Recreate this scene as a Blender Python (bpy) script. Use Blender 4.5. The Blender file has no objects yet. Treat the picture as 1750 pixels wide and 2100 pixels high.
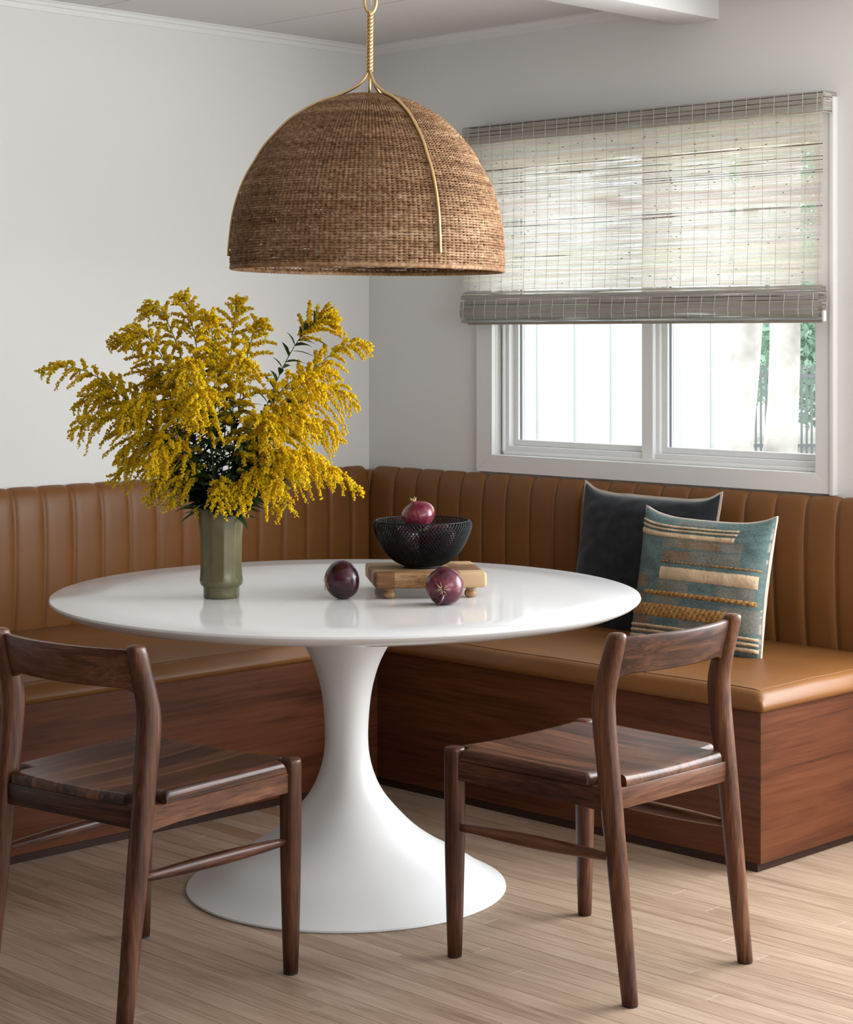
import bpy, bmesh, math, random
import numpy as np
from mathutils import Vector, Matrix, noise as mnoise

random.seed(7)
rng = np.random.default_rng(7)
scene = bpy.context.scene
C = scene.collection
PI = math.pi

# ------------------------------------------------------------------ camera
CAM = Vector((5.251, -4.953, 1.38))
FPX, HOR = 4037.0, 690.0
cam_d = bpy.data.cameras.new('camera')
cam = bpy.data.objects.new('camera', cam_d)
C.objects.link(cam)
cam.location = CAM
cam.rotation_euler = (PI / 2, 0, PI / 4)
cam_d.sensor_fit = 'HORIZONTAL'
cam_d.sensor_width = 36
cam_d.lens = FPX / 1750 * 36
cam_d.shift_y = -(1050 - HOR) / 1750
cam_d.clip_end = 200
scene.camera = cam

# ------------------------------------------------------------------ world, lights, exposure
world = bpy.data.worlds.new('sky')
scene.world = world
world.use_nodes = True
bg = world.node_tree.nodes['Background']
bg.inputs[0].default_value = (0.93, 0.97, 1.0, 1)
bg.inputs[1].default_value = 2.7


def area(name, loc, rot, sx, sy, power, col):
    d = bpy.data.lights.new(name, 'AREA')
    d.shape = 'RECTANGLE'
    d.size, d.size_y = sx, sy
    d.energy = power
    d.color = col
    o = bpy.data.objects.new(name, d)
    C.objects.link(o)
    o.location = loc
    o.rotation_euler = rot
    return o


# daylight standing in the window beyond the end of the bench and the large openings of the room behind and beside the camera
area('daylight_side', (6.45, -2.9, 1.72), (0, PI / 2, 0), 1.2, 3.3, 26, (0.97, 0.99, 1.0))
area('daylight_door', (4.72, -1.45, 1.06), (0, PI / 2, 0), 2.0, 2.1, 12, (0.97, 0.99, 1.0))
area('daylight_window', (3.5, 0.10, 1.40), (-PI / 2, 0, 0), 1.9, 1.55, 100, (0.97, 0.99, 1.0))

scene.view_settings.view_transform = 'Standard'
scene.view_settings.look = 'None'
scene.view_settings.exposure = 0.32
scene.view_settings.gamma = 1.0
scene.view_settings.use_curve_mapping = False
cy = scene.cycles
cy.use_denoising = True
cy.max_bounces = 8
cy.diffuse_bounces = 3
cy.glossy_bounces = 3
cy.transmission_bounces = 4
cy.transparent_max_bounces = 10
cy.sample_clamp_indirect = 6
cy.caustics_reflective = False
cy.caustics_refractive = False


def W(lat, dep, z=0.0):
    """a point given by its sideways and forward distance from the viewpoint"""
    r = math.sqrt(0.5)
    return Vector((CAM.x + r * (lat - dep), CAM.y + r * (lat + dep), z))


def PXW(px, py, dep):
    return W((px - 875) / FPX * dep, dep, CAM.z - (py - HOR) / FPX * dep)


# ------------------------------------------------------------------ node helpers
def new_mat(name):
    m = bpy.data.materials.new(name)
    m.use_nodes = True
    nt = m.node_tree
    nt.nodes.clear()
    return m, nt


def N(nt, typ, attrs=None, **inp):
    n = nt.nodes.new('ShaderNode' + typ)
    for k, v in (attrs or {}).items():
        setattr(n, k, v)
    for k, v in inp.items():
        k = k.replace('_', ' ')
        if k.startswith('i') and k[1:].isdigit():
            s = n.inputs[int(k[1:])]
        else:
            s = n.inputs[k]
        if isinstance(v, bpy.types.NodeSocket):
            nt.links.new(v, s)
        elif isinstance(v, (tuple, list)) and len(v) == 3 and s.type == 'RGBA':
            s.default_value = (*v, 1)
        else:
            s.default_value = v
    return n


def ramp(nt, fac, stops, interp='LINEAR'):
    n = nt.nodes.new('ShaderNodeValToRGB')
    n.color_ramp.interpolation = interp
    el = n.color_ramp.elements
    while len(el) < len(stops):
        el.new(0.5)
    for e, (p, c) in zip(el, stops):
        e.position = p
        e.color = (*c, 1) if len(c) == 3 else c
    nt.links.new(fac, n.inputs[0])
    return n.outputs[0]


def out(nt, shader):
    o = nt.nodes.new('ShaderNodeOutputMaterial')
    nt.links.new(shader, o.inputs[0])


def pbsdf(nt, col, rough=0.5, spec=0.5, normal=None, **kw):
    n = N(nt, 'BsdfPrincipled', None, Base_Color=col, Roughness=rough)
    n.inputs['Specular IOR Level'].default_value = spec
    if normal is not None:
        nt.links.new(normal, n.inputs['Normal'])
    for k, v in kw.items():
        s = n.inputs[k.replace('_', ' ')]
        if isinstance(v, bpy.types.NodeSocket):
            nt.links.new(v, s)
        else:
            s.default_value = v
    return n


def bump(nt, h, strength=0.3, dist=0.002):
    return N(nt, 'Bump', None, Strength=strength, Distance=dist, Height=h).outputs[0]


def plain(name, col, rough=0.5, spec=0.5, metal=0.0, nscale=0, nstr=0.1, var=0.0):
    m, nt = new_mat(name)
    c = (*col, 1)
    nrm = None
    tc = N(nt, 'TexCoord')
    if nscale:
        nz = N(nt, 'TexNoise', None, Vector=tc.outputs['Object'], Scale=nscale, Detail=4.0)
        nrm = bump(nt, nz.outputs[0], nstr, 0.001)
    if var:
        nv = N(nt, 'TexNoise', None, Vector=tc.outputs['Object'], Scale=max(3, nscale * 0.07), Detail=3.0)
        lo = tuple(x * (1 - var) for x in col)
        hi = tuple(min(1, x * (1 + var)) for x in col)
        c = ramp(nt, nv.outputs[0], [(0.3, lo), (0.7, hi)])
    b = pbsdf(nt, c, rough, spec, nrm)
    b.inputs['Metallic'].default_value = metal
    out(nt, b.outputs[0])
    return m


def wood(name, axis, stops, along=1.6, across=26.0, rough=0.4, spec=0.4, rnd=0.35, fine=0.25, dist=0.9):
    """streaky wood with the grain along one axis of the part"""
    m, nt = new_mat(name)
    tc = N(nt, 'TexCoord')
    oi = N(nt, 'ObjectInfo')
    off = N(nt, 'Math', {'operation': 'MULTIPLY'}, i0=oi.outputs['Random'], i1=37.0)
    cmb = N(nt, 'CombineXYZ', None, X=off.outputs[0], Y=off.outputs[0], Z=off.outputs[0])
    add = N(nt, 'VectorMath', {'operation': 'ADD'}, i0=tc.outputs['Object'], i1=cmb.outputs[0])
    sc = [across] * 3
    sc['xyz'.index(axis)] = along
    mp = N(nt, 'Mapping', None, Vector=add.outputs[0], Scale=tuple(sc))
    n1 = N(nt, 'TexNoise', None, Vector=mp.outputs[0], Scale=1.0, Detail=6.0, Roughness=0.6, Distortion=dist)
    sc2 = [across * 11] * 3
    sc2['xyz'.index(axis)] = along * 5
    mp2 = N(nt, 'Mapping', None, Vector=add.outputs[0], Scale=tuple(sc2))
    n2 = N(nt, 'TexNoise', None, Vector=mp2.outputs[0], Scale=1.0, Detail=3.0)
    f = N(nt, 'MapRange', None, Value=n2.outputs[0], From_Min=0.3, From_Max=0.7, To_Min=-fine, To_Max=fine)
    a = N(nt, 'Math', {'operation': 'ADD'}, i0=n1.outputs[0], i1=f.outputs[0])
    r = N(nt, 'MapRange', None, Value=oi.outputs['Random'], From_Min=0.0, From_Max=1.0, To_Min=-rnd / 2, To_Max=rnd / 2)
    a2 = N(nt, 'Math', {'operation': 'ADD'}, i0=a.outputs[0], i1=r.outputs[0])
    col = ramp(nt, a2.outputs[0], stops)
    nrm = bump(nt, n2.outputs[0], 0.12, 0.0006)
    out(nt, pbsdf(nt, col, rough, spec, nrm).outputs[0])
    return m


WAL = [(0.25, (0.014, 0.005, 0.003)), (0.42, (0.050, 0.018, 0.009)), (0.60, (0.115, 0.044, 0.022)), (0.80, (0.21, 0.090, 0.046))]
M_WAL = {a: wood('walnut_' + a, a, WAL, 2.4, 30.0, 0.36, 0.42, 0.24, 0.10, 1.3) for a in 'xyz'}
BEN = [(0.2, (0.042, 0.0125, 0.0055)), (0.5, (0.105, 0.033, 0.0130)), (0.8, (0.155, 0.053, 0.022))]
M_BEN = {a: wood('banquette_veneer_' + a, a, BEN, 1.1, 13.0, 0.42, 0.22, 0.06, 0.10) for a in 'xy'}
OAK = [(0.12, (0.19, 0.122, 0.080)), (0.36, (0.315, 0.218, 0.150)), (0.60, (0.395, 0.288, 0.209)), (0.88, (0.46, 0.348, 0.262))]
M_OAK = wood('oak_planks', 'x', OAK, 1.3, 15.0, 0.42, 0.30, 0.20, 0.14, 3.2)
BLK = [(0.15, (0.17, 0.075, 0.03)), (0.4, (0.30, 0.165, 0.075)), (0.6, (0.40, 0.25, 0.13)), (0.9, (0.50, 0.34, 0.19))]
M_BLK = wood('butcher_block', 'x', BLK, 9.0, 30.0, 0.6, 0.25, 1.05, 0.16)
M_FOOT = wood('turned_foot_wood', 'z', [(0.2, (0.16, 0.085, 0.035)), (0.8, (0.40, 0.24, 0.12))], 8, 40, 0.5)

M_WALL2 = plain('bounce_cut_dark_paint', (0.12, 0.11, 0.10), 0.7, 0.2)  # unseen walls made dark to cut bounced light and deepen the shadows
M_WALL = plain('white_wall_paint', (0.80, 0.80, 0.78), 0.75, 0.2, nscale=220, nstr=0.05)
M_CEIL = plain('white_ceiling_paint', (0.74, 0.72, 0.71), 0.85, 0.15)
M_TRIM = plain('white_trim_paint', (0.83, 0.83, 0.82), 0.45, 0.35)
M_VINYL = plain('white_window_vinyl', (0.84, 0.85, 0.85), 0.35, 0.4)
M_DARK = plain('dark_gap', (0.03, 0.02, 0.015), 0.8, 0.1)
M_TOE = plain('dark_toe_kick', (0.035, 0.014, 0.009), 0.5, 0.3)
M_TOP = plain('white_quartz_gloss', (0.74, 0.745, 0.755), 0.09, 0.14, nscale=0)
M_PED = plain('white_satin_lacquer', (0.74, 0.745, 0.75), 0.38, 0.4, nscale=500, nstr=0.05)
M_BRASS = plain('brushed_brass', (0.70, 0.50, 0.25), 0.36, 0.5, 1.0)
M_BLACKW = plain('black_wire', (0.006, 0.0065, 0.008), 0.5, 0.3)
M_THREAD = plain('tan_thread', (0.24, 0.115, 0.045), 0.7)
M_VELVET = plain('charcoal_velvet', (0.018, 0.021, 0.026), 0.9, 0.15, nscale=500, nstr=0.4, var=0.25)
M_VELVET.node_tree.nodes['Principled BSDF'].inputs['Sheen Weight'].default_value = 0.35
M_VELVET.node_tree.nodes['Principled BSDF'].inputs['Sheen Roughness'].default_value = 0.4
M_LINEN = plain('natural_linen_flange', (0.62, 0.55, 0.47), 0.9, 0.1, nscale=400, nstr=0.3)
M_BEIGE = plain('beige_tufted_wool', (0.56, 0.42, 0.28), 0.95, 0.05, nscale=260, nstr=1.0, var=0.18)
M_PAD = plain('black_foot_pad', (0.02, 0.02, 0.02), 0.8)
M_BARK = plain('pale_bark', (0.50, 0.47, 0.44), 0.9, 0.1, nscale=9, nstr=1.0, var=0.4)
M_FENCE = plain('dark_fence_paint', (0.14, 0.15, 0.16), 0.6)
M_GROUND = plain('pale_dry_ground', (0.52, 0.49, 0.44), 0.95, 0.1, nscale=2, nstr=0.2, var=0.15)
M_SIDING = plain('white_siding_paint', (0.60, 0.61, 0.62), 0.6, 0.2)
M_STEM = plain('green_stem', (0.075, 0.13, 0.03), 0.6)
M_DRY = plain('dry_papery_skin', (0.55, 0.40, 0.25), 0.7)
M_CHALK = plain('white_cord', (0.75, 0.74, 0.72), 0.5)


def leather():
    m, nt = new_mat('tan_leather')
    tc = N(nt, 'TexCoord')
    v = N(nt, 'TexVoronoi', None, Vector=tc.outputs['Object'], Scale=420.0)
    nz = N(nt, 'TexNoise', None, Vector=tc.outputs['Object'], Scale=5.0, Detail=4.0)
    col = ramp(nt, nz.outputs[0], [(0.3, (0.165, 0.066, 0.018)), (0.7, (0.200, 0.082, 0.023))])
    out(nt, pbsdf(nt, col, 0.42, 0.30, bump(nt, v.outputs['Distance'], 0.10, 0.0008)).outputs[0])
    return m


M_LEA = leather()


def glazed():
    m, nt = new_mat('olive_glaze')
    tc = N(nt, 'TexCoord')
    nz = N(nt, 'TexNoise', None, Vector=tc.outputs['Object'], Scale=18.0, Detail=5.0)
    col = ramp(nt, nz.outputs[0], [(0.3, (0.105, 0.098, 0.048)), (0.7, (0.150, 0.138, 0.072))])
    out(nt, pbsdf(nt, col, 0.22, 0.5).outputs[0])
    return m


M_VASE = glazed()


def glass_mat():
    m, nt = new_mat('window_glass')
    t = N(nt, 'BsdfTransparent', None, Color=(0.97, 0.985, 0.98))
    g = N(nt, 'BsdfGlossy', None, Roughness=0.0, Color=(1, 1, 1))
    lw = N(nt, 'LayerWeight', None, Blend=0.5)
    pw = N(nt, 'Math', {'operation': 'POWER'}, i0=lw.outputs['Facing'], i1=5.0)
    f = N(nt, 'Math', {'operation': 'MULTIPLY_ADD'}, i0=pw.outputs[0], i1=0.9, i2=0.035)
    mx = N(nt, 'MixShader', None, i0=f.outputs[0], i1=t.outputs[0], i2=g.outputs[0])
    out(nt, mx.outputs[0])
    return m


M_GLASS = glass_mat()


def onion_mat(name, dark, mid, light, lat_scale=26):
    m, nt = new_mat(name)
    tc = N(nt, 'TexCoord')
    nrmz = N(nt, 'VectorMath', {'operation': 'NORMALIZE'}, i0=tc.outputs['Object'])
    sep = N(nt, 'SeparateXYZ', None, Vector=nrmz.outputs[0])
    ang = N(nt, 'Math', {'operation': 'ARCTAN2'}, i0=sep.outputs[1], i1=sep.outputs[0])
    cmb = N(nt, 'CombineXYZ', None, X=ang.outputs[0], Y=sep.outputs[2])
    mp = N(nt, 'Mapping', None, Vector=cmb.outputs[0], Scale=(lat_scale, 0.9, 1))
    n1 = N(nt, 'TexNoise', None, Vector=mp.outputs[0], Scale=1.0, Detail=4.0, Roughness=0.65)
    n2 = N(nt, 'TexNoise', None, Vector=tc.outputs['Object'], Scale=26.0, Detail=2.0)
    a = N(nt, 'Math', {'operation': 'MULTIPLY_ADD'}, i0=n2.outputs[0], i1=0.8, i2=-0.4)
    s = N(nt, 'Math', {'operation': 'ADD'}, i0=n1.outputs[0], i1=a.outputs[0])
    col = ramp(nt, s.outputs[0], [(0.25, dark), (0.55, mid), (0.85, light)])
    out(nt, pbsdf(nt, col, 0.25, 0.5, bump(nt, n1.outputs[0], 0.1, 0.0006)).outputs[0])
    return m


M_ONION = onion_mat('red_onion_skin', (0.010, 0.002, 0.004), (0.034, 0.004, 0.011), (0.10, 0.018, 0.035))
M_ONION2 = onion_mat('bright_red_onion_skin', (0.055, 0.005, 0.015), (0.15, 0.014, 0.034), (0.42, 0.13, 0.14))
M_ONION3 = onion_mat('purple_onion_skin', (0.030, 0.004, 0.010), (0.095, 0.009, 0.027), (0.32, 0.08, 0.11))


def seagrass():
    m, nt = new_mat('woven_seagrass')
    tc = N(nt, 'TexCoord')
    n1 = N(nt, 'TexNoise', None, Vector=tc.outputs['Object'], Scale=90.0, Detail=3.0)
    n2 = N(nt, 'TexNoise', None, Vector=tc.outputs['Object'], Scale=5.0, Detail=2.0)
    mp = N(nt, 'Mapping', None, Vector=tc.outputs['Object'], Scale=(2.5, 2.5, 75))
    n3 = N(nt, 'TexNoise', None, Vector=mp.outputs[0], Scale=1.0, Detail=2.0)
    a = N(nt, 'Math', {'operation': 'MULTIPLY_ADD'}, i0=n3.outputs[0], i1=0.8, i2=-0.4)
    s = N(nt, 'Math', {'operation': 'ADD'}, i0=n1.outputs[0], i1=a.outputs[0])
    a2 = N(nt, 'Math', {'operation': 'MULTIPLY_ADD'}, i0=n2.outputs[0], i1=0.5, i2=-0.25)
    s2 = N(nt, 'Math', {'operation': 'ADD'}, i0=s.outputs[0], i1=a2.outputs[0])
    col = ramp(nt, s2.outputs[0], [(0.2, (0.125, 0.060, 0.026)), (0.5, (0.31, 0.170, 0.085)), (0.85, (0.54, 0.37, 0.225))])
    nf = N(nt, 'TexNoise', None, Vector=tc.outputs['Object'], Scale=700.0, Detail=2.0)
    out(nt, pbsdf(nt, col, 0.65, 0.25, bump(nt, nf.outputs[0], 0.4, 0.001)).outputs[0])
    return m


M_SEAGRASS = seagrass()


def attr_cloth(name, rough=0.9, transl=0.0, nscale=700, weave=False, lo=0.72, hi=1.25):
    m, nt = new_mat(name)
    at = N(nt, 'Attribute', {'attribute_name': 'tint'})
    tc = N(nt, 'TexCoord')
    mp = N(nt, 'Mapping', None, Vector=tc.outputs['Object'], Scale=(1, 1, 1) if not weave else (0.35, 1, 2.2))
    nz = N(nt, 'TexNoise', None, Vector=mp.outputs[0], Scale=nscale, Detail=2.0)
    mr = N(nt, 'MapRange', None, Value=nz.outputs[0], From_Min=0.3, From_Max=0.7, To_Min=lo, To_Max=hi)
    mul = N(nt, 'VectorMath', {'operation': 'SCALE'}, i0=at.outputs['Color'], Scale=mr.outputs[0])
    b = pbsdf(nt, mul.outputs[0], rough, 0.15, bump(nt, nz.outputs[0], 0.5, 0.001))
    if transl:
        t = N(nt, 'BsdfTranslucent', None, Color=mul.outputs[0])
        mx = N(nt, 'MixShader', None, i0=transl, i1=b.outputs[0], i2=t.outputs[0])
        out(nt, mx.outputs[0])
    else:
        out(nt, b.outputs[0])
    return m


M_PILLOW = attr_cloth('teal_handwoven_cloth', nscale=380, weave=True, lo=0.55, hi=1.4)
M_REED = attr_cloth('woven_reed', 0.8, 0.5, 300, lo=0.9, hi=1.06)
M_RAFFIA = attr_cloth('gold_raffia', 0.6, 0, 900)


def leafy(name, col, col2, transl=0.3, rough=0.6, scale=60):
    m, nt = new_mat(name)
    tc = N(nt, 'TexCoord')
    nz = N(nt, 'TexNoise', None, Vector=tc.outputs['Object'], Scale=scale, Detail=2.0)
    c = ramp(nt, nz.outputs[0], [(0.3, col), (0.7, col2)])
    b = pbsdf(nt, c, rough, 0.25)
    t = N(nt, 'BsdfTranslucent', None, Color=c)
    mx = N(nt, 'MixShader', None, i0=transl, i1=b.outputs[0], i2=t.outputs[0])
    out(nt, mx.outputs[0])
    return m


M_YELLOW = leafy('goldenrod_yellow', (0.96, 0.67, 0.010), (1.0, 0.83, 0.030), 0.52, 0.8, 45)
M_LEAF = leafy('goldenrod_leaf', (0.022, 0.05, 0.018), (0.05, 0.10, 0.03), 0.2, 0.5, 40)
M_TREELEAF = leafy('hazed_tree_leaf', (0.34, 0.52, 0.40), (0.52, 0.68, 0.56), 0.5, 0.7, 3)  # leaf green lightened, with outdoor haze and flare put into the colour


# ------------------------------------------------------------------ mesh helpers
def mesh_obj(name, verts, faces, m, parent=None, smooth=True, loc=None):
    me = bpy.data.meshes.new(name)
    if isinstance(verts, np.ndarray):
        verts = verts.astype(np.float32)
        faces = np.asarray(faces, dtype=np.int32)
        k = faces.shape[1]
        me.vertices.add(len(verts))
        me.vertices.foreach_set('co', verts.ravel())
        me.loops.add(faces.size)
        me.loops.foreach_set('vertex_index', faces.ravel())
        me.polygons.add(len(faces))
        me.polygons.foreach_set('loop_start', np.arange(0, faces.size, k, dtype=np.int32))
        me.update(calc_edges=True)
    else:
        me.from_pydata([tuple(v) for v in verts], [], faces)
    if smooth:
        me.polygons.foreach_set('use_smooth', [True] * len(me.polygons))
    me.update()
    return link(name, me, m, parent, loc)


def link(name, me, m, parent=None, loc=None):
    me.materials.clear()
    me.materials.append(m)
    o = bpy.data.objects.new(name, me)
    C.objects.link(o)
    if parent is not None:
        o.parent = parent
    if loc is not None:
        o.location = loc
    return o


def bm_obj(name, bm, m, parent=None, smooth=False, angle=None):
    me = bpy.data.meshes.new(name)
    bmesh.ops.recalc_face_normals(bm, faces=bm.faces)
    bm.to_mesh(me)
    bm.free()
    if smooth:
        me.polygons.foreach_set('use_smooth', [True] * len(me.polygons))
        if angle:
            me.set_sharp_from_angle(angle=angle)
    return link(name, me, m, parent)


def box_bm(x0, x1, y0, y1, z0, z1, bev=0.0, seg=2):
    bm = bmesh.new()
    bmesh.ops.create_cube(bm, size=1)
    for v in bm.verts:
        v.co = Vector((x0 + (v.co.x + 0.5) * (x1 - x0), y0 + (v.co.y + 0.5) * (y1 - y0), z0 + (v.co.z + 0.5) * (z1 - z0)))
    if bev:
        bmesh.ops.bevel(bm, geom=bm.edges[:], offset=bev, segments=seg, profile=0.5, affect='EDGES')
    return bm


def box(name, x0, x1, y0, y1, z0, z1, m, parent=None, bev=0.0, seg=2):
    return bm_obj(name, box_bm(x0, x1, y0, y1, z0, z1, bev, seg), m, parent, smooth=bool(bev), angle=0.6 if bev else None)


def multi_box(name, boxes, m, parent=None):
    bm = bmesh.new()
    for b in boxes:
        t = box_bm(*b)
        me = bpy.data.meshes.new('t')
        t.to_mesh(me)
        t.free()
        bm.from_mesh(me)
        bpy.data.meshes.remove(me)
    return bm_obj(name, bm, m, parent)


def loft(secs, cap0=True, cap1=True, closed=False):
    """quads between rings of equal length"""
    n = len(secs[0])
    V = [tuple(p) for s in secs for p in s]
    F = []
    k = len(secs)
    for i in range(k if closed else k - 1):
        a, b = i * n, ((i + 1) % k) * n
        for j in range(n):
            F.append((a + j, a + (j + 1) % n, b + (j + 1) % n, b + j))
    if cap0 and not closed:
        F.append(tuple(reversed(range(n))))
    if cap1 and not closed:
        F.append(tuple((k - 1) * n + j for j in range(n)))
    return V, F


def tube(path, rad, n=8, closed=False):
    P = [Vector(p) for p in path]
    if not hasattr(rad, '__len__'):
        rad = [rad] * len(P)
    secs = []
    up = None
    for i, p in enumerate(P):
        a = P[i - 1] if (i > 0 or closed) else P[i]
        b = P[(i + 1) % len(P)] if (i < len(P) - 1 or closed) else P[i]
        t = (b - a).normalized()
        if up is None:
            up = t.orthogonal().normalized()
        up = (up - t * up.dot(t)).normalized()
        s = t.cross(up)
        secs.append([p + (up * math.cos(q) + s * math.sin(q)) * rad[i] for q in [2 * PI * j / n for j in range(n)]])
    return loft(secs, closed=closed)


def lathe(prof, n=48, mod=None):
    secs = []
    for i, (r, z) in enumerate(prof):
        secs.append([Vector((r * math.cos(2 * PI * j / n), r * math.sin(2 * PI * j / n), z)) * 1.0 if mod is None else
                     Vector((r * mod(2 * PI * j / n, z) * math.cos(2 * PI * j / n), r * mod(2 * PI * j / n, z) * math.sin(2 * PI * j / n), z))
                     for j in range(n)])
    return loft(secs)


def merge(*parts):
    V, F = [], []
    for v, f in parts:
        o = len(V)
        V += list(v)
        F += [tuple(i + o for i in q) for q in f]
    return V, F


def xf(vf, M):
    return [M @ Vector(v) for v in vf[0]], vf[1]


def lerp_tab(tab, x):
    if x <= tab[0][0]:
        return tab[0][1]
    for (a, va), (b, vb) in zip(tab, tab[1:]):
        if x <= b:
            return va + (vb - va) * (x - a) / (b - a)
    return tab[-1][1]


def catmull(tab, per=4):
    pts = [Vector(p) for p in tab]
    res = []
    for i in range(len(pts) - 1):
        p0, p1, p2, p3 = pts[max(i - 1, 0)], pts[i], pts[i + 1], pts[min(i + 2, len(pts) - 1)]
        for k in range(per):
            t = k / per
            res.append(0.5 * (2 * p1 + (p2 - p0) * t + (2 * p0 - 5 * p1 + 4 * p2 - p3) * t * t + (3 * p1 - p0 - 3 * p2 + p3) * t ** 3))
    res.append(pts[-1])
    return res


def thing(name, label, cat, loc=(0, 0, 0), rz=0.0, group=None):
    o = bpy.data.objects.new(name, None)
    C.objects.link(o)
    o.empty_display_size = 0.1
    o.location = loc
    o.rotation_euler = (0, 0, rz)
    return tag(o, label, cat, group)


def tag(o, label, cat, group=None):
    o['label'] = label
    o['category'] = cat
    if group:
        o['group'] = group
    return o


def struct(o, label=None):
    o['kind'] = 'structure'
    if label:
        o['label'] = label
    return o


def stuff(o):
    o['kind'] = 'stuff'
    return o


def copy_tree(o, parent=None):
    c = o.copy()
    C.objects.link(c)
    if parent is not None:
        c.parent = parent
    for ch in list(o.children):
        copy_tree(ch, c)
    return c


def set_tint(o, cols):
    """per-vertex tint"""
    a = o.data.color_attributes.new('tint', 'FLOAT_COLOR', 'POINT')
    a.data.foreach_set('color', np.asarray(cols, dtype=np.float32).ravel())


# ================================================================== ROOM
RX, RY, CH = 6.5, -7.0, 2.44
WT = 0.15
WX0, WX1, WZ0, WZ1 = 0.622, 1.962, 0.962, 2.03       # hole for the window in the right-hand wall
struct(multi_box('wall_right', [(-WT, WX0, 0, WT, -0.1, 2.6), (WX1, 2.5, 0, WT, -0.1, 2.6), (4.5, RX + WT, 0, WT, -0.1, 2.6), (2.5, 4.5, 0, WT, 2.2, 2.6), (2.5, 4.5, 0, WT, -0.1, 0.6),
                                (WX0, WX1, 0, WT, -0.1, WZ0), (WX0, WX1, 0, WT, WZ1, 2.6)], M_WALL), 'white painted wall with the window')
struct(multi_box('wall_left', [(-WT, 0, RY - WT, 0, -0.1, 2.6)], M_WALL), 'plain white painted wall behind the bouquet')
struct(multi_box('wall_side', [(RX, RX + WT, RY, -4.6, -0.1, 2.6), (RX, RX + WT, -1.2, 0, -0.1, 2.6),
                               (RX, RX + WT, -4.6, -1.2, -0.1, 1.1), (RX, RX + WT, -4.6, -1.2, 2.35, 2.6)], M_WALL2), 'dark wall with a large opening')
struct(multi_box('wall_corner', [(4.65, 4.8, -0.35, 0, -0.1, 2.6), (4.65, 4.8, -2.75, -2.55, -0.1, 2.6), (4.65, 4.8, -2.55, -0.35, 2.12, 2.6)], M_WALL), 'white wall with the glass door opening')
struct(multi_box('wall_rear', [(-WT, RX + WT, RY - WT, RY, -0.1, 2.6)], M_WALL2), 'dark wall across the room')

# ceiling boards with fine seams
ceil = struct(box('ceiling', -0.1, RX + 0.1, RY - 0.1, 0.1, CH + 0.008, CH + 0.1, M_CEIL), 'white boarded ceiling')
y = 0.0
while y > RY:
    box('ceiling_panel', 0, RX, max(y - 0.612, RY), y - 0.002, CH, CH + 0.008, M_CEIL, ceil)
    y -= 0.614
struct(box('trim_1', 1.428, 1.580, RY, 0.0, 2.362, CH, M_TRIM, bev=0.002), 'white boxed ceiling beam meeting the window wall')


def crown(name, a, b, nrm, label):
    """a small stepped moulding along the top of a wall"""
    prof = [(0, -0.034), (0.006, -0.034), (0.008, -0.018), (0.014, -0.016), (0.018, -0.006), (0.024, -0.004), (0.024, 0), (0, 0)]
    a, b, nrm = Vector(a), Vector(b), Vector(nrm)
    secs = [[p + nrm * d + Vector((0, 0, z)) for d, z in prof] for p in (a, b)]
    V, F = loft(secs)
    return struct(mesh_obj(name, V, F, M_TRIM, smooth=False), label)


crown('trim_2', (0, RY, CH), (0, 0, CH), (1, 0, 0), 'slim white moulding at the top of the left wall')
crown('trim_3', (0, 0, CH), (1.428, 0, CH), (0, -1, 0), 'slim white moulding at the top of the window wall')

# floor: oak strips running along the window wall
floor = struct(box('floor', -0.1, RX + 0.1, RY - 0.1, 0.1, -0.06, -0.009, M_DARK), 'pale oak strip floor')
PW = 0.0572


def plank_mesh(L, w):
    c = 0.0005
    V, F = [], []
    x0, x1, y0, y1 = -L / 2, L / 2, -w / 2, w / 2
    V = [(x0, y0, -0.012), (x1, y0, -0.012), (x1, y1, -0.012), (x0, y1, -0.012),
         (x0, y0, -c), (x1, y0, -c), (x1, y1, -c), (x0, y1, -c),
         (x0 + c, y0 + c, 0), (x1 - c, y0 + c, 0), (x1 - c, y1 - c, 0), (x0 + c, y1 - c, 0)]
    for k in (0, 4):
        for j in range(4):
            a, b = k + j, k + (j + 1) % 4
            F.append((a, b, b + 4, a + 4))
    F.append((8, 9, 10, 11))
    return V, F


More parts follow.
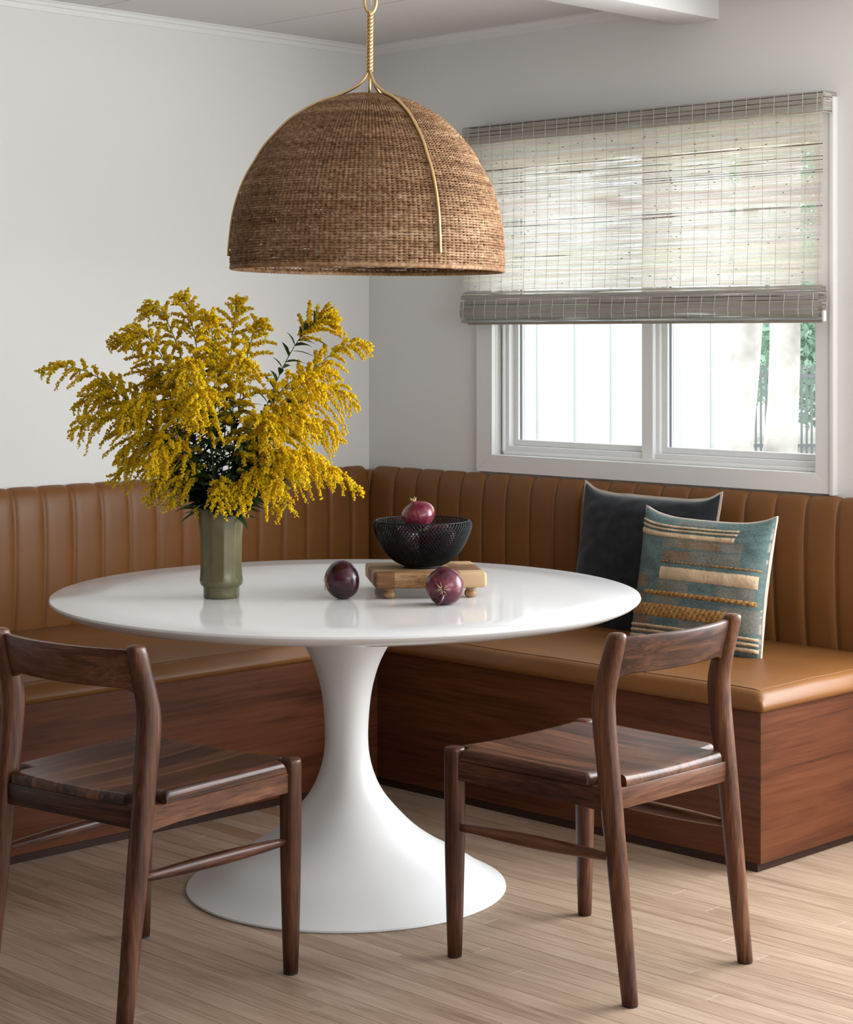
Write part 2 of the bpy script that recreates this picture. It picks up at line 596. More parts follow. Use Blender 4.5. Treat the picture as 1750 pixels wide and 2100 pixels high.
M_TAN = wood('tan_oak_plank', 'x', [(0.2, (0.23, 0.14, 0.085)), (0.5, (0.30, 0.19, 0.118)), (0.8, (0.35, 0.23, 0.15))], 1.3, 15.0, 0.42, 0.3, 0.2, 0.12)
lens = [0.5, 0.7, 0.9, 1.1, 1.3, 1.5, 1.75, 2.0]
pm = []
for L in lens:
    V, F = plank_mesh(L - 0.0008, PW - 0.0008)
    me = bpy.data.meshes.new('plank')
    me.from_pydata(V, [], F)
    me.materials.append(M_OAK)
    pm.append(me)
pt = []
for me in pm:
    me2 = me.copy()
    me2.materials.clear()
    me2.materials.append(M_TAN)
    pt.append(me2)
R = random.Random(11)
rowi = 0
far_V, far_F = [], []
yy = -0.62
npl = 0
for row in range(64):
    yc = -0.62 - (row + 0.5) * PW
    near = row < 38
    x = 0.5 - R.random() * 0.9
    x_end = min(5.0, 3.3 + 0.0) if near else 0
    # nearest strips singly
    if near:
        while x < 3.35:
            k = R.choice([2, 3, 4, 4, 5, 5, 6, 6, 7])
            L = lens[k]
            o = bpy.data.objects.new('plank', (pt if R.random() < 0.06 and k < 4 else pm)[k])
            C.objects.link(o)
            o.parent = floor
            o.location = (x + L / 2, yc, 0)
            x += L
            npl += 1
    xs = x if near else 0.0
    while xs < RX - 0.1:
        L = min(R.choice(lens), RX - xs)
        V, F = plank_mesh(L - 0.0008, PW - 0.0008)
        o0 = len(far_V)
        far_V += [(a + xs + L / 2, b + yc, c) for a, b, c in V]
        far_F += [tuple(i + o0 for i in f) for f in F]
        xs += L
stuff(mesh_obj('plank_field', far_V, far_F, M_OAK, floor, smooth=False))
box('plank_field_rear', 0, RX, RY, -0.62 - 64 * PW, -0.012, 0, M_OAK, floor)
box('plank_field_wall', 0, RX, -0.62, 0, -0.012, 0, M_OAK, floor)

# ================================================================== WINDOW
win = bpy.data.objects.new('window_1', None)
C.objects.link(win)
struct(win, 'white two-pane slider window with flat casing')
CY = -0.020


def casing(pts):
    """mitred flat casing board with a small back-band, pts = outer a, outer b, inner b, inner a in x,z"""
    V = [(x, 0.0, z) for x, z in pts] + [(x, CY, z) for x, z in pts]
    F = [(0, 1, 2, 3)[::-1], (4, 5, 6, 7), (0, 1, 5, 4), (1, 2, 6, 5), (2, 3, 7, 6), (3, 0, 4, 7)]
    return V, F


ox0, ox1, oz0, oz1 = 0.561, 2.009, 0.915, 2.085
ix0, ix1, iz0, iz1 = 0.635, 1.945, 0.975, 2.02
for p in ([(ox0, oz0), (ox1, oz0), (ix1, iz0), (ix0, iz0)], [(ox0, oz1), (ox0, oz0), (ix0, iz0), (ix0, iz1)],
          [(ox1, oz0), (ox1, oz1), (ix1, iz1), (ix1, iz0)], [(ox1, oz1), (ox0, oz1), (ix0, iz1), (ix1, iz1)]):
    V, F = casing(p)
    bm = bmesh.new()
    bv = [bm.verts.new(v) for v in V]
    for f in F:
        bm.faces.new([bv[i] for i in f])
    bmesh.ops.bevel(bm, geom=bm.edges[:], offset=0.0012, segments=1, affect='EDGES')
    bm_obj('casing_board', bm, M_TRIM, win)
# a thin outer bead round the right and bottom casing
box('back_band', ox1 - 0.012, ox1 + 0.003, CY - 0.006, 0, oz0 - 0.003, oz1, M_TRIM, win, 0.002)
# jamb liners
JT = 0.015
for b in ((ix0 - JT, ix0, -0.002, 0.13, iz0 - JT, iz1 + JT), (ix1, ix1 + JT, -0.002, 0.13, iz0 - JT, iz1 + JT),
          (ix0, ix1, -0.002, 0.13, iz0 - JT, iz0), (ix0, ix1, -0.002, 0.13, iz1, iz1 + JT)):
    box('jamb_liner', *b, M_TRIM, win)
# unit frame, two reveals
fw = 0.034
for b in ((ix0, ix0 + fw, 0.030, 0.12, iz0, iz1), (ix1 - fw * 0.4, ix1, 0.030, 0.12, iz0, iz1),
          (ix0 + fw, ix1 - fw * 0.4, 0.030, 0.12, iz0, iz0 + 0.030), (ix0 + fw, ix1 - fw * 0.4, 0.030, 0.12, iz1 - 0.03, iz1)):
    box('window_frame', *b, M_VINYL, win, 0.0015, 1)
for b in ((ix0 + 0.012, ix0 + 0.02, 0.018, 0.032, iz0, iz1), (ix0 + 0.01, ix1 - 0.01, 0.018, 0.032, iz0, iz0 + 0.012)):
    box('stop_bead', *b, M_TRIM, win, 0.002, 1)
mull = box('mullion', 1.256, 1.303, 0.022, 0.12, iz0, iz1, M_VINYL, win, 0.002, 1)
box('mullion_bead', 1.303, 1.316, 0.040, 0.12, iz0, iz1, M_VINYL, mull, 0.001, 1)
for sx0, sx1 in ((ix0 + fw, 1.256), (1.316, ix1 - fw * 0.4)):
    s = bpy.data.objects.new('sash', None)
    C.objects.link(s)
    s.parent = win
    zb, zt = iz0 + 0.030, iz1 - 0.03
    for b in ((sx0, sx0 + 0.020, 0.055, 0.085, zb, zt), (sx1 - 0.014, sx1, 0.055, 0.085, zb, zt),
              (sx0 + 0.02, sx1 - 0.014, 0.055, 0.085, zb, zb + 0.020), (sx0 + 0.02, sx1 - 0.014, 0.055, 0.085, zt - 0.02, zt)):
        box('sash_rail', *b, M_VINYL, s, 0.0015, 1)
    # track beyond the glass and its dark seal
    box('seal', sx0 + 0.020, sx0 + 0.0225, 0.066, 0.074, zb, zt, M_FENCE, s)
    box('pane', sx0 + 0.018, sx1 - 0.012, 0.069, 0.071, zb + 0.018, zt - 0.018, M_GLASS, s)
# outside track strip seen through the glass
for sx0 in (ix0 + fw, 1.316):
    box('screen_track', sx0, sx0 + 0.014, 0.095, 0.125, iz0 + 0.03, iz1 - 0.03, M_VINYL, win)

# ================================================================== WOVEN SHADE ON THE WINDOW
blind = thing('woven_window_shade', 'pale grey-brown woven reed roman shade half lowered over the window', 'window shade', (1.285, -0.07, 2.095))
BX0, BX1 = 0.548, 2.008
Rb = random.Random(5)
REEDC = [(0.93, 0.89, 0.80), (0.95, 0.92, 0.85), (0.90, 0.85, 0.76), (0.96, 0.94, 0.88), (0.86, 0.80, 0.71), (0.94, 0.90, 0.82)]
DARKC = [(0.16, 0.11, 0.08), (0.22, 0.16, 0.12), (0.30, 0.23, 0.18)]


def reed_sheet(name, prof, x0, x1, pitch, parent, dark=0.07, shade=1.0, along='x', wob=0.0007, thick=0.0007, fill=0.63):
    """prof = list of (y,z); flat-oval reeds laid side by side down the profile"""
    P = [Vector((a, b)) for a, b in prof]
    seg = [0.0]
    for a, b in zip(P, P[1:]):
        seg.append(seg[-1] + (b - a).length)

    def at(s):
        for i in range(len(P) - 1):
            if s <= seg[i + 1] or i == len(P) - 2:
                t = (s - seg[i]) / max(1e-9, seg[i + 1] - seg[i])
                d = (P[i + 1] - P[i]).normalized()
                return P[i].lerp(P[i + 1], t), d
    nseg = max(3, int((x1 - x0) / 0.05))
    V, F, T = [], [], []
    s = pitch / 2
    while s < seg[-1]:
        w = pitch * fill * Rb.uniform(0.75, 1.12)
        isd = Rb.random() < dark
        c = Rb.choice(DARKC) if isd else Rb.choice(REEDC)
        if isd:
            w *= 0.6
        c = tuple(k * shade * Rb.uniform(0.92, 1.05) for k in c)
        ph = Rb.uniform(0, 60)
        xa = x0 + Rb.uniform(0, 0.003)
        xb = x1 - Rb.uniform(0, 0.003)
        dx0, dx1 = (0, 1)
        if isd and Rb.random() < 0.6:
            a = Rb.uniform(0, 0.7)
            dx0, dx1 = a, min(1, a + Rb.uniform(0.15, 0.6))
        o = len(V)
        for i in range(nseg + 1):
            f = i / nseg
            x = xa + (xb - xa) * f
            q, d = at(min(max(s + wob * 2.2 * mnoise.noise(Vector((x * 3.0, ph, 0))), 0), seg[-1]))
            nn = Vector((d.y, -d.x))
            ww = w * (0.86 + 0.9 * mnoise.noise(Vector((x * 8, ph, 5))))
            th = thick * (0.8 + 0.4 * mnoise.noise(Vector((x * 11, ph, 9))))
            cc = c if dx0 <= f <= dx1 else REEDC[2]
            kk = 1 + 0.18 * mnoise.noise(Vector((x * 6, ph, 3)))
            for (a, b) in ((1, 0), (0, 1), (-1, 0)):
                p = q + d * (a * ww) + nn * (b * th)
                V.append((x, p.x, p.y) if along == 'x' else (p.x, x, p.y))
                T.append((cc[0] * kk, cc[1] * kk, cc[2] * kk, 1))
            if i:
                for j in range(2):
                    F.append((o + (i - 1) * 3 + j, o + (i - 1) * 3 + j + 1, o + i * 3 + j + 1, o + i * 3 + j))
        s += pitch
    ob = mesh_obj(name, np.array(V), np.array(F), M_REED, parent)
    ob.matrix_parent_inverse = parent.matrix_world.inverted()
    set_tint(ob, T)
    return stuff(ob)


def keep(o, parent):
    o.parent = parent
    o.matrix_parent_inverse = Matrix.Translation(-parent.location)
    return o


blind.matrix_world = Matrix.Translation(blind.location)
YB = -0.069
# main hanging sheet, a slight belly towards the fold
sheet_prof = [(YB + 0.004, 2.09), (YB + 0.004, 2.0), (YB + 0.006, 1.85), (YB + 0.003, 1.70), (YB - 0.002, 1.60), (YB - 0.004, 1.535)]
reed_sheet('woven_panel', sheet_prof, BX0, BX1 - 0.006, 0.0036, blind, dark=0.10)
# valance with its end return; missing backlight is put into the darker tint
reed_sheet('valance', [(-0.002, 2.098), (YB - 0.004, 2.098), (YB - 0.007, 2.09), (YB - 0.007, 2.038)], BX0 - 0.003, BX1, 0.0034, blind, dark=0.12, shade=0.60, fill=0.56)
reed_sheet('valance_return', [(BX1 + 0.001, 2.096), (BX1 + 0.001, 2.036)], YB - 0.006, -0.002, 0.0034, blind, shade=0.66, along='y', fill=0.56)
hb = box('headrail', BX0 + 0.01, BX1 - 0.004, YB + 0.012, -0.021, 2.045, 2.092, M_TRIM)
keep(hb, blind)
# folded stack at the foot, also tinted darker for want of backlight
fold = [(YB - 0.004, 1.532), (YB - 0.020, 1.524), (YB - 0.027, 1.505), (YB - 0.031, 1.480), (YB - 0.032, 1.455), (YB - 0.028, 1.440)]
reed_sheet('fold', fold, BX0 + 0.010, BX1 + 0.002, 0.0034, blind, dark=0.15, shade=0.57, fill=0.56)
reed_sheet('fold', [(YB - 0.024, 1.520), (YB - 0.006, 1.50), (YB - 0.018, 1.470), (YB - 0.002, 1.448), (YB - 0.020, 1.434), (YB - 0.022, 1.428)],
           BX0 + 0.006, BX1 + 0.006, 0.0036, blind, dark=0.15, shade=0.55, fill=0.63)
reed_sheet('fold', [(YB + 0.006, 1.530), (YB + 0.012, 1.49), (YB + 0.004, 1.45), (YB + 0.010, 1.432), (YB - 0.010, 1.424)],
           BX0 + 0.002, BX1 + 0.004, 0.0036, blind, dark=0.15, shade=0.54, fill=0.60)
keep(box('bottom_bar', BX0 + 0.03, BX1 + 0.002, YB - 0.012, YB + 0.004, 1.420, 1.428, plain('shade_bar', (0.36, 0.31, 0.26), 0.7), None, 0.002), blind)
keep(box('bar_clip', BX1 + 0.004, BX1 + 0.012, YB - 0.018, YB - 0.004, 1.424, 1.456, M_CHALK, None, 0.002), blind)
# sewing threads down the front: fine cords
V, F = [], []
x = BX0 + 0.03
while x < BX1:
    w = 0.0006
    for (ya, za, yb, zb) in ((YB - 0.0094, 2.096, YB - 0.0094, 2.038), (YB - 0.0295, 1.505, YB - 0.0345, 1.455), (YB - 0.0345, 1.455, YB - 0.0305, 1.438)):
        vf = tube([(x, ya, za), (x - 0.002, yb, zb)], 0.0008, 4)
        V, F = merge((V, F), vf)
    x += 0.0505
keep(stuff(mesh_obj('stitching', V, F, M_CHALK)), blind)
V, F = [], []
x = BX0 + 0.03
while x < BX1 - 0.01:
    vf = tube([(x + 0.002 * mnoise.noise(Vector((x * 7, q * 5, 0))), a - 0.0022, b) for q, (a, b) in enumerate(sheet_prof)], 0.0006, 4)
    V, F = merge((V, F), vf)
    x += 0.0505
keep(stuff(mesh_obj('warp_thread', V, F, plain('grey_thread', (0.55, 0.52, 0.49), 0.8))), blind)
# dark knots of the reeds
V, F = [], []
for _ in range(150):
    x, z = Rb.uniform(BX0 + 0.03, BX1 - 0.02), Rb.uniform(1.55, 2.03)
    yq = lerp_tab([(b, a) for a, b in reversed(sheet_prof)], z) - 0.0018
    vf = lathe([(0.0001, -0.5), (0.8, -0.3), (1.0, 0.1), (0.5, 0.45), (0.0001, 0.5)], 6)
    M = Matrix.Translation((x, yq, z)) @ Matrix.Diagonal((Rb.uniform(0.002, 0.0055), 0.0018, Rb.uniform(0.0015, 0.003), 1))
    V, F = merge((V, F), xf(vf, M))
keep(stuff(mesh_obj('reed_knots', V, F, plain('knot_brown', (0.14, 0.09, 0.06), 0.8))), blind)

# ================================================================== BANQUETTE
BFX, BFY, BEX = 0.853, -0.768, 2.281          # front faces and the end of the bench
LEN_L = -2.85
bq = thing('corner_banquette', 'built-in L-shaped corner banquette in channel-tufted tan leather over walnut panels', 'bench', (0.5, -0.4, 0))
bq.matrix_world = Matrix.Translation(bq.location)
ZB = 0.413
for nm, b, m in (('base_panel', (BFX - 0.02, BFX, LEN_L, BFY, 0.022, ZB), M_BEN['y']),
                 ('base_panel', (BFX - 0.02, BEX - 0.001, BFY, BFY + 0.02, 0.022, ZB), M_BEN['x']),
                 ('base_panel', (BEX - 0.02, BEX, BFY + 0.0005, 0, 0.022, ZB), M_BEN['y']),
                 ('base_panel', (0.0, BFX, LEN_L - 0.02, LEN_L, 0.022, ZB), M_BEN['x'])):
    keep(box(nm, *b, m, None, 0.001, 1), bq)
for b in ((BFX - 0.035, BFX - 0.006, LEN_L, BFY, 0, 0.0225), (BFX - 0.035, BEX - 0.012, BFY + 0.003, BFY + 0.03, 0, 0.0225), (BEX - 0.04, BEX - 0.012, BFY + 0.03, 0, 0, 0.0225)):
    keep(box('toe_kick', *b, M_TOE), bq)
keep(box('seat_deck', 0.0, BFX - 0.02, LEN_L, 0.0, ZB - 0.03, ZB - 0.004, M_TOE), bq)
keep(box('seat_deck', BFX - 0.02, BEX - 0.02, BFY + 0.02, 0.0, ZB - 0.03, ZB - 0.004, M_TOE), bq)


def cushion(name, x0, x1, y0, y1, z0, z1, r, crown_h, m, parent, openx0=False):
    nx, ny = max(6, int((x1 - x0) / 0.06)), max(6, int((y1 - y0) / 0.06))
    bm = bmesh.new()

    def coords(a, b, n):
        ts = [0, 0.15, 0.35, 0.6, 1.0]
        L = [a + r * t for t in ts]
        L += [a + r + (b - a - 2 * r) * i / n for i in range(1, n)]
        L += [b - r * t for t in reversed(ts)]
        return L
    X, Y = coords(x0, x1, nx), coords(y0, y1, ny)

    def ztop(x, y):
        dx, dy = min(x - x0, x1 - x), min(y - y0, y1 - y)
        z = z1 + crown_h * (min(1, dx / 0.14) * min(1, dy / 0.14)) ** 0.6
        z += 0.0022 * mnoise.noise(Vector((x * 7, y * 7, 1.3)))
        for d in (dx, dy):
            if d < r:
                z -= (r - math.sqrt(max(0, r * r - (r - d) ** 2))) * 0.85
        return max(z, z0 + 0.03)
    grid = [[bm.verts.new((x, y, ztop(x, y))) for y in Y] for x in X]
    for i in range(len(X) - 1):
        for j in range(len(Y) - 1):
            bm.faces.new((grid[i][j], grid[i + 1][j], grid[i + 1][j + 1], grid[i][j + 1]))
    loop = [(i, 0) for i in range(len(X))] + [(len(X) - 1, j) for j in range(1, len(Y))] + \
           [(i, len(Y) - 1) for i in range(len(X) - 2, -1, -1)] + [(0, j) for j in range(len(Y) - 2, 0, -1)]
    cxm, cym = (x0 + x1) / 2, (y0 + y1) / 2
    rings = [[grid[i][j] for i, j in loop]]
    for f, bulge in ((0.66, 0.006), (0.33, 0.006), (0.08, 0.0), (0.0, -0.008)):
        ring = []
        for i, j in loop:
            v = grid[i][j].co
            ex = (-1 if i == 0 else 1 if i == len(X) - 1 else 0)
            ey = (-1 if j == 0 else 1 if j == len(Y) - 1 else 0)
            ring.append(bm.verts.new((v.x + ex * bulge, v.y + ey * bulge, z0 + (v.z - z0) * f)))
        rings.append(ring)
    n = len(loop)
    for a, b in zip(rings, rings[1:]):
        for k in range(n):
            bm.faces.new((a[k], b[k], b[(k + 1) % n], a[(k + 1) % n]))
    bm.faces.new(rings[-1])
    o = bm_obj(name, bm, m, None, smooth=True)
    return keep(o, parent), ztop


right_c, zt = cushion('seat_cushion', BFX + 0.016, BEX + 0.012, BFY - 0.012, -0.035, ZB, 0.468, 0.030, 0.006, M_LEA, bq)
left_c, zl = cushion('seat_cushion', 0.035, BFX + 0.013, LEN_L - 0.01, -0.035, ZB, 0.468, 0.030, 0.006, M_LEA, bq)


def stitch_line(pts, parent):
    return keep(mesh_obj('top_stitch', *tube(pts, 0.0011, 5), M_THREAD), parent)


e = 0.024
pts = [(BFX + 0.05 + i * 0.05, BFY - 0.012 + e, zt(BFX + 0.05 + i * 0.05, BFY - 0.012 + e) + 0.0004) for i in range(int((BEX - BFX - 0.06) / 0.05) + 1)]
pts = [p for p in pts if p[0] < BEX + 0.012 - e] + [(BEX + 0.012 - e, BFY - 0.012 + e, zt(BEX + 0.012 - e, BFY - 0.012 + e))]
pts += [(BEX + 0.012 - e, BFY - 0.012 + e + i * 0.05, zt(BEX + 0.012 - e, BFY - 0.012 + e + i * 0.05) + 0.0004) for i in range(1, 13)]
stitch_line(pts, bq)
stitch_line([(BFX + 0.013 - e, -0.80 - i * 0.05, zl(BFX + 0.013 - e, -0.80 - i * 0.05) + 0.0004) for i in range(40)], bq)

# channel back: profile as (distance from wall, height)
BP = [(0.004, 0.902), (0.016, 0.909), (0.032, 0.903), (0.046, 0.885), (0.055, 0.850), (0.060, 0.800), (0.062, 0.72),
      (0.061, 0.64), (0.058, 0.57), (0.052, 0.51), (0.045, 0.465), (0.038, 0.44)]


def channel_mesh(w, puff=0.0095, nx=13):
    P = catmull([(a, b, 0) for a, b in BP], 3)
    V, F = [], []
    for i, p in enumerate(P):
        a = P[max(0, i - 1)]
        b = P[min(len(P) - 1, i + 1)]
        t = (b - a).normalized()
        nn = Vector((-t.y, t.x, 0))
        if nn.x < 0 and nn.y < 0:
            nn = -nn
        for k in range(nx):
            c = -1 + 2 * k / (nx - 1)
            h = puff * (max(0.0, 1 - abs(c) ** 4)) ** 0.6 * min(1, 0.35 + i / (len(P) * 0.35)) - 0.004
            q = p + nn * h
            V.append((c * w / 2, -q.x, q.y))
        if i:
            for k in range(nx - 1):
                o = (i - 1) * nx + k
                F.append((o, o + 1, o + nx + 1, o + nx))
    # closed back
    o = len(V)
    V += [(-w / 2, 0, 0.9), (w / 2, 0, 0.9), (w / 2, 0, 0.44), (-w / 2, 0, 0.44)]
    last = (len(P) - 1) * nx
    F.append((o, o + 1) + tuple(range(nx - 1, -1, -1)))
    F.append((o + 3, o + 2) + tuple(range(last + nx - 1, last - 1, -1))[::1])
    F.append((o, o + 3) + tuple(last - i * nx for i in range(len(P))))
    F.append((o + 1, o + 2) + tuple(last + nx - 1 - i * nx for i in range(len(P))))
    F.append((o, o + 1, o + 2, o + 3))
    me = bpy.data.meshes.new('backrest_channel')
    me.from_pydata(V, [], F)
    for k, p in enumerate(me.polygons):
        p.use_smooth = k < len(F) - 5
    me.update()
    me.materials.append(M_LEA)
    return me


SP = 0.109
chm = channel_mesh(SP)


def add_channel(x, y, rz, me=None):
    o = bpy.data.objects.new('backrest_channel', me or chm)
    C.objects.link(o)
    keep(o, bq)
    o.location = (x, y, 0)
    o.rotation_euler = (0, 0, rz)


for k in range(-2, 17):
    add_channel(2.043 - SP * (k + 0.5), -0.001, 0)
xs = 2.043 - SP * 17
add_channel((xs + 0.064) / 2, -0.001, 0, channel_mesh(xs - 0.064))
for k in range(-12, 12):
    add_channel(0.001, -1.453 + SP * (k + 0.5), PI / 2)
ys = -1.453 + SP * 12
add_channel(0.001, (ys - 0.05) / 2, PI / 2, channel_mesh(abs(ys + 0.05)))
keep(box('back_corner_filler', 0.0, 0.066, -0.062, 0.0, 0.44, 0.895, M_LEA, None, 0.012), bq)

# ================================================================== TABLE
TC = (1.612, -1.598)
TZ = 0.738
table = thing('pedestal_table', 'large round white pedestal table with a glossy top', 'table', (TC[0], TC[1], 0))
TR = 0.736
prof = [(0.0001, TZ), (0.3, TZ), (0.6, TZ), (TR - 0.006, TZ), (TR - 0.0015, TZ - 0.0015), (TR, TZ - 0.006), (TR - 0.002, TZ - 0.010),
        (TR - 0.012, TZ - 0.018), (TR - 0.035, TZ - 0.028), (TR - 0.06, TZ - 0.031), (0.3, TZ - 0.031), (0.0001, TZ - 0.031)]
o = mesh_obj('tabletop', *lathe(prof, 160), M_TOP, table)
o.data.set_sharp_from_angle(angle=0.5)
pp = [(0.0001, 0.0), (0.398, 0.0), (0.401, 0.003), (0.400, 0.007), (0.394, 0.010), (0.36, 0.028), (0.30, 0.066), (0.24, 0.099), (0.176, 0.144), (0.118, 0.203), (0.087, 0.245),
      (0.068, 0.288), (0.0575, 0.330), (0.0542, 0.372), (0.0555, 0.420), (0.0610, 0.476), (0.070, 0.520), (0.0850, 0.565),
      (0.108, 0.607), (0.145, 0.650), (0.20, 0.690), (0.22, 0.707)]
cc = pp[:3] + [(p.x, p.y) for p in catmull([(a, b, 0) for a, b in pp[3:]], 4)] + [(0.0001, 0.707)]
o = mesh_obj('pedestal', *lathe(cc, 96), M_PED, table)
o.data.set_sharp_from_angle(angle=0.7)

# ================================================================== CHAIRS
def sel(cx, cyy, z, rx, ry, n=18, p=2.5):
    res = []
    for j in range(n):
        a = 2 * PI * j / n
        ca, sa = math.cos(a), math.sin(a)
        res.append(Vector((cx + rx * math.copysign(abs(ca) ** (2 / p), ca), cyy + ry * math.copysign(abs(sa) ** (2 / p), sa), z)))
    return res


UPX = [(0, 0.239), (0.2, 0.2145), (0.41, 0.189), (0.50, 0.178), (0.56, 0.1705), (0.60, 0.1675), (0.625, 0.168), (0.66, 0.175), (0.70, 0.187), (0.753, 0.2020), (0.775, 0.208)]
URX = [(0, 0.0165), (0.2, 0.021), (0.41, 0.0245), (0.6, 0.027), (0.66, 0.0245), (0.74, 0.0215), (0.775, 0.0205)]
URY = [(0, 0.0160), (0.2, 0.0185), (0.41, 0.0200), (0.6, 0.0205), (0.66, 0.0195), (0.74, 0.0185), (0.775, 0.018)]
FLX, FLY, RLY = -0.2435, 0.2225, 0.200


def make_chair(label):
    t = thing('dining_chair', label, 'chair', (0, 0, 0))
    for s in (-1, 1):
        zs = [0.0035, 0.06, 0.12, 0.2, 0.28, 0.36, 0.42, 0.47, 0.52, 0.56, 0.58, 0.60, 0.615, 0.63, 0.65, 0.68, 0.71, 0.735, 0.75, 0.759, 0.763, 0.7655]
        secs = []
        for z in zs:
            k = 1.0 if z < 0.755 else (0.95 if z < 0.760 else (0.84 if z < 0.764 else 0.6))
            secs.append(sel(lerp_tab(UPX, z), s * RLY, z, lerp_tab(URX, z) * k, lerp_tab(URY, z) * k, 20, 2.3))
        o = mesh_obj('rear_leg', *loft(secs), M_WAL['z'], t)
        mesh_obj('foot_pad', *loft([sel(UPX[0][1], s * RLY, z, 0.015, 0.0145, 14) for z in (0, 0.0036)]), M_PAD, o, smooth=False)
    for s in (-1, 1):
        secs = [sel(FLX, s * FLY, z, r, r, 20, 2.2) for z, r in ((0.0035, 0.0158), (0.1, 0.0187), (0.2, 0.0212), (0.28, 0.0226), (0.36, 0.0229), (0.44, 0.0227), (0.459, 0.0226), (0.4645, 0.0218), (0.467, 0.0195))]
        o = mesh_obj('front_leg', *loft(secs), M_WAL['z'], t)
        mesh_obj('foot_pad', *loft([sel(FLX, s * FLY, z, 0.0145, 0.0145, 14) for z in (0, 0.0036)]), M_PAD, o, smooth=False)
    # seat: core and its glued staves
    HW = 0.233
    RN = 0.0262
    YL = 0.2225

    def xfront(y):
        d = abs(abs(y) - YL)
        if d < RN and abs(y) > YL - RN:
            return FLX + math.sqrt(RN * RN - d * d)
        return -0.258

    def xrear(y):
        return 0.202 if abs(y) < 0.172 else 0.142

    def hw(x):
        return HW - 0.012 * (x + 0.25) / 0.45

    def zs(x, y):
        a = max(0, 1 - (y / 0.22) ** 2)
        dish = 0.012 * a * (0.45 + 0.55 * max(0, 1 - ((x + 0.02) / 0.24) ** 2))
        z = 0.467 - dish
        r = 0.013
        for d in (x - xfront(y), xrear(y) - x, HW - abs(y)):
            d = max(d, 0)
            if d < r:
                z -= (r - math.sqrt(max(0, r * r - (r - d) ** 2)))
        return z
    edge = [0, 0.0012, 0.003, 0.006, 0.0095, 0.013]
    bounds = [-HW, -0.176, -0.112, -0.036, 0.03, 0.098, 0.172, HW]
    seat = box('seat', -0.20, 0.12, -0.19, 0.19, 0.4435, 0.449, M_WAL['x'], t)
    for bi in range(7):
        ya, yb = bounds[bi], bounds[bi + 1]
        ys = [ya + (yb - ya) * i / 8 for i in range(9)]
        if bi == 0:
            ys = [ya + q for q in edge] + [ya + 0.013 + (yb - ya - 0.013) * i / 7 for i in range(1, 8)]
        if bi == 6:
            ys = [ya + (yb - 0.013 - ya) * i / 7 for i in range(7)] + [yb - q for q in reversed(edge)]
        # columns are split where the outline steps
        ys2 = []
        for y in ys:
            ys2.append(y)
        V, F = [], []
        nrow = None
        for i, y in enumerate(ys2):
            yq = y
            if bi == 0 and abs(y + 0.176) < 1e-6:
                yq = -0.1761
            a, b = xfront(yq), xrear(yq if bi in (0, 6) else math.copysign(min(abs(yq), 0.1719), yq))
            if bi == 6 and i == 0:
                b = 0.142
            if bi == 0 and i == len(ys2) - 1:
                b = 0.142
            xsx = [a + q for q in edge] + [a + 0.013 + (b - a - 0.026) * k / 14 for k in range(1, 14)] + [b - q for q in reversed(edge)]
            top = []
            for x in xsx:
                z = 0.467 - 0.012 * max(0, 1 - (y / 0.22) ** 2) * (0.45 + 0.55 * max(0, 1 - ((x + 0.02) / 0.24) ** 2))
                r = 0.013
                for d in (x - a, b - x, HW - abs(y)):
                    d = max(d, 0)
                    if d < r:
                        z -= (r - math.sqrt(max(0, r * r - (r - d) ** 2)))
                sy = y * hw(x) / HW
                top.append((x, sy, max(z, 0.4455)))
            bot = [(x, sy, 0.4415) for (x, sy, z) in top]
            ring = top + bot[::-1]
            nrow = len(ring)
            V += ring
            if i:
                o = (i - 1) * nrow
                for j in range(nrow):
                    F.append((o + j, o + (j + 1) % nrow, o + nrow + (j + 1) % nrow, o + nrow + j))
        F.append(tuple(range(nrow)))
        F.append(tuple(reversed(range(len(V) - nrow, len(V)))))
        st = mesh_obj('seat_stave', V, F, M_WAL['x'], seat)
        st.data.set_sharp_from_angle(angle=0.9)
    # rails
    zr0, zr1 = 0.397, 0.4405
    box('rail', FLX - 0.011, FLX + 0.011, -0.205, 0.205, zr0, zr1, M_WAL['y'], t, 0.003)
    box('rail', 0.178, 0.200, -0.185, 0.185, zr0 - 0.002, zr1, M_WAL['y'], t, 0.003)
    for s in (-1, 1):
        secs = []
        for f in [0, 0.15, 0.5, 0.8, 0.92, 1.0]:
            x = FLX + 0.015 + (0.185 - FLX - 0.02) * f
            yy = s * (FLY + (RLY - FLY) * f)
            h = 0.008 * max(0, (f - 0.7) / 0.3) ** 2
            w = 0.0105
            secs.append([Vector((x, yy + dy, dz)) for dy, dz in ((-w, zr0 - h), (w, zr0 - h), (w, zr1 - 0.003), (w - 0.003, zr1), (-w + 0.003, zr1), (-w, zr1 - 0.003))])
        mesh_obj('rail', *loft(secs), M_WAL['x'], t, smooth=False)
        pts, rd = [], []
        for i in range(15):
            f = i / 14
            pts.append((FLX + 0.018 + (0.206 - 0.012 - FLX - 0.018) * f, s * (FLY + (RLY - FLY) * f), 0.290 + 0.008 * f))
            rd.append(0.0075 + 0.0070 * math.sin(PI * f) ** 0.8)
        mesh_obj('stretcher', *tube(pts, rd, 14), M_WAL['x'], t)
    # curved top rail with filleted lower corners
    secs = []
    ny = 34
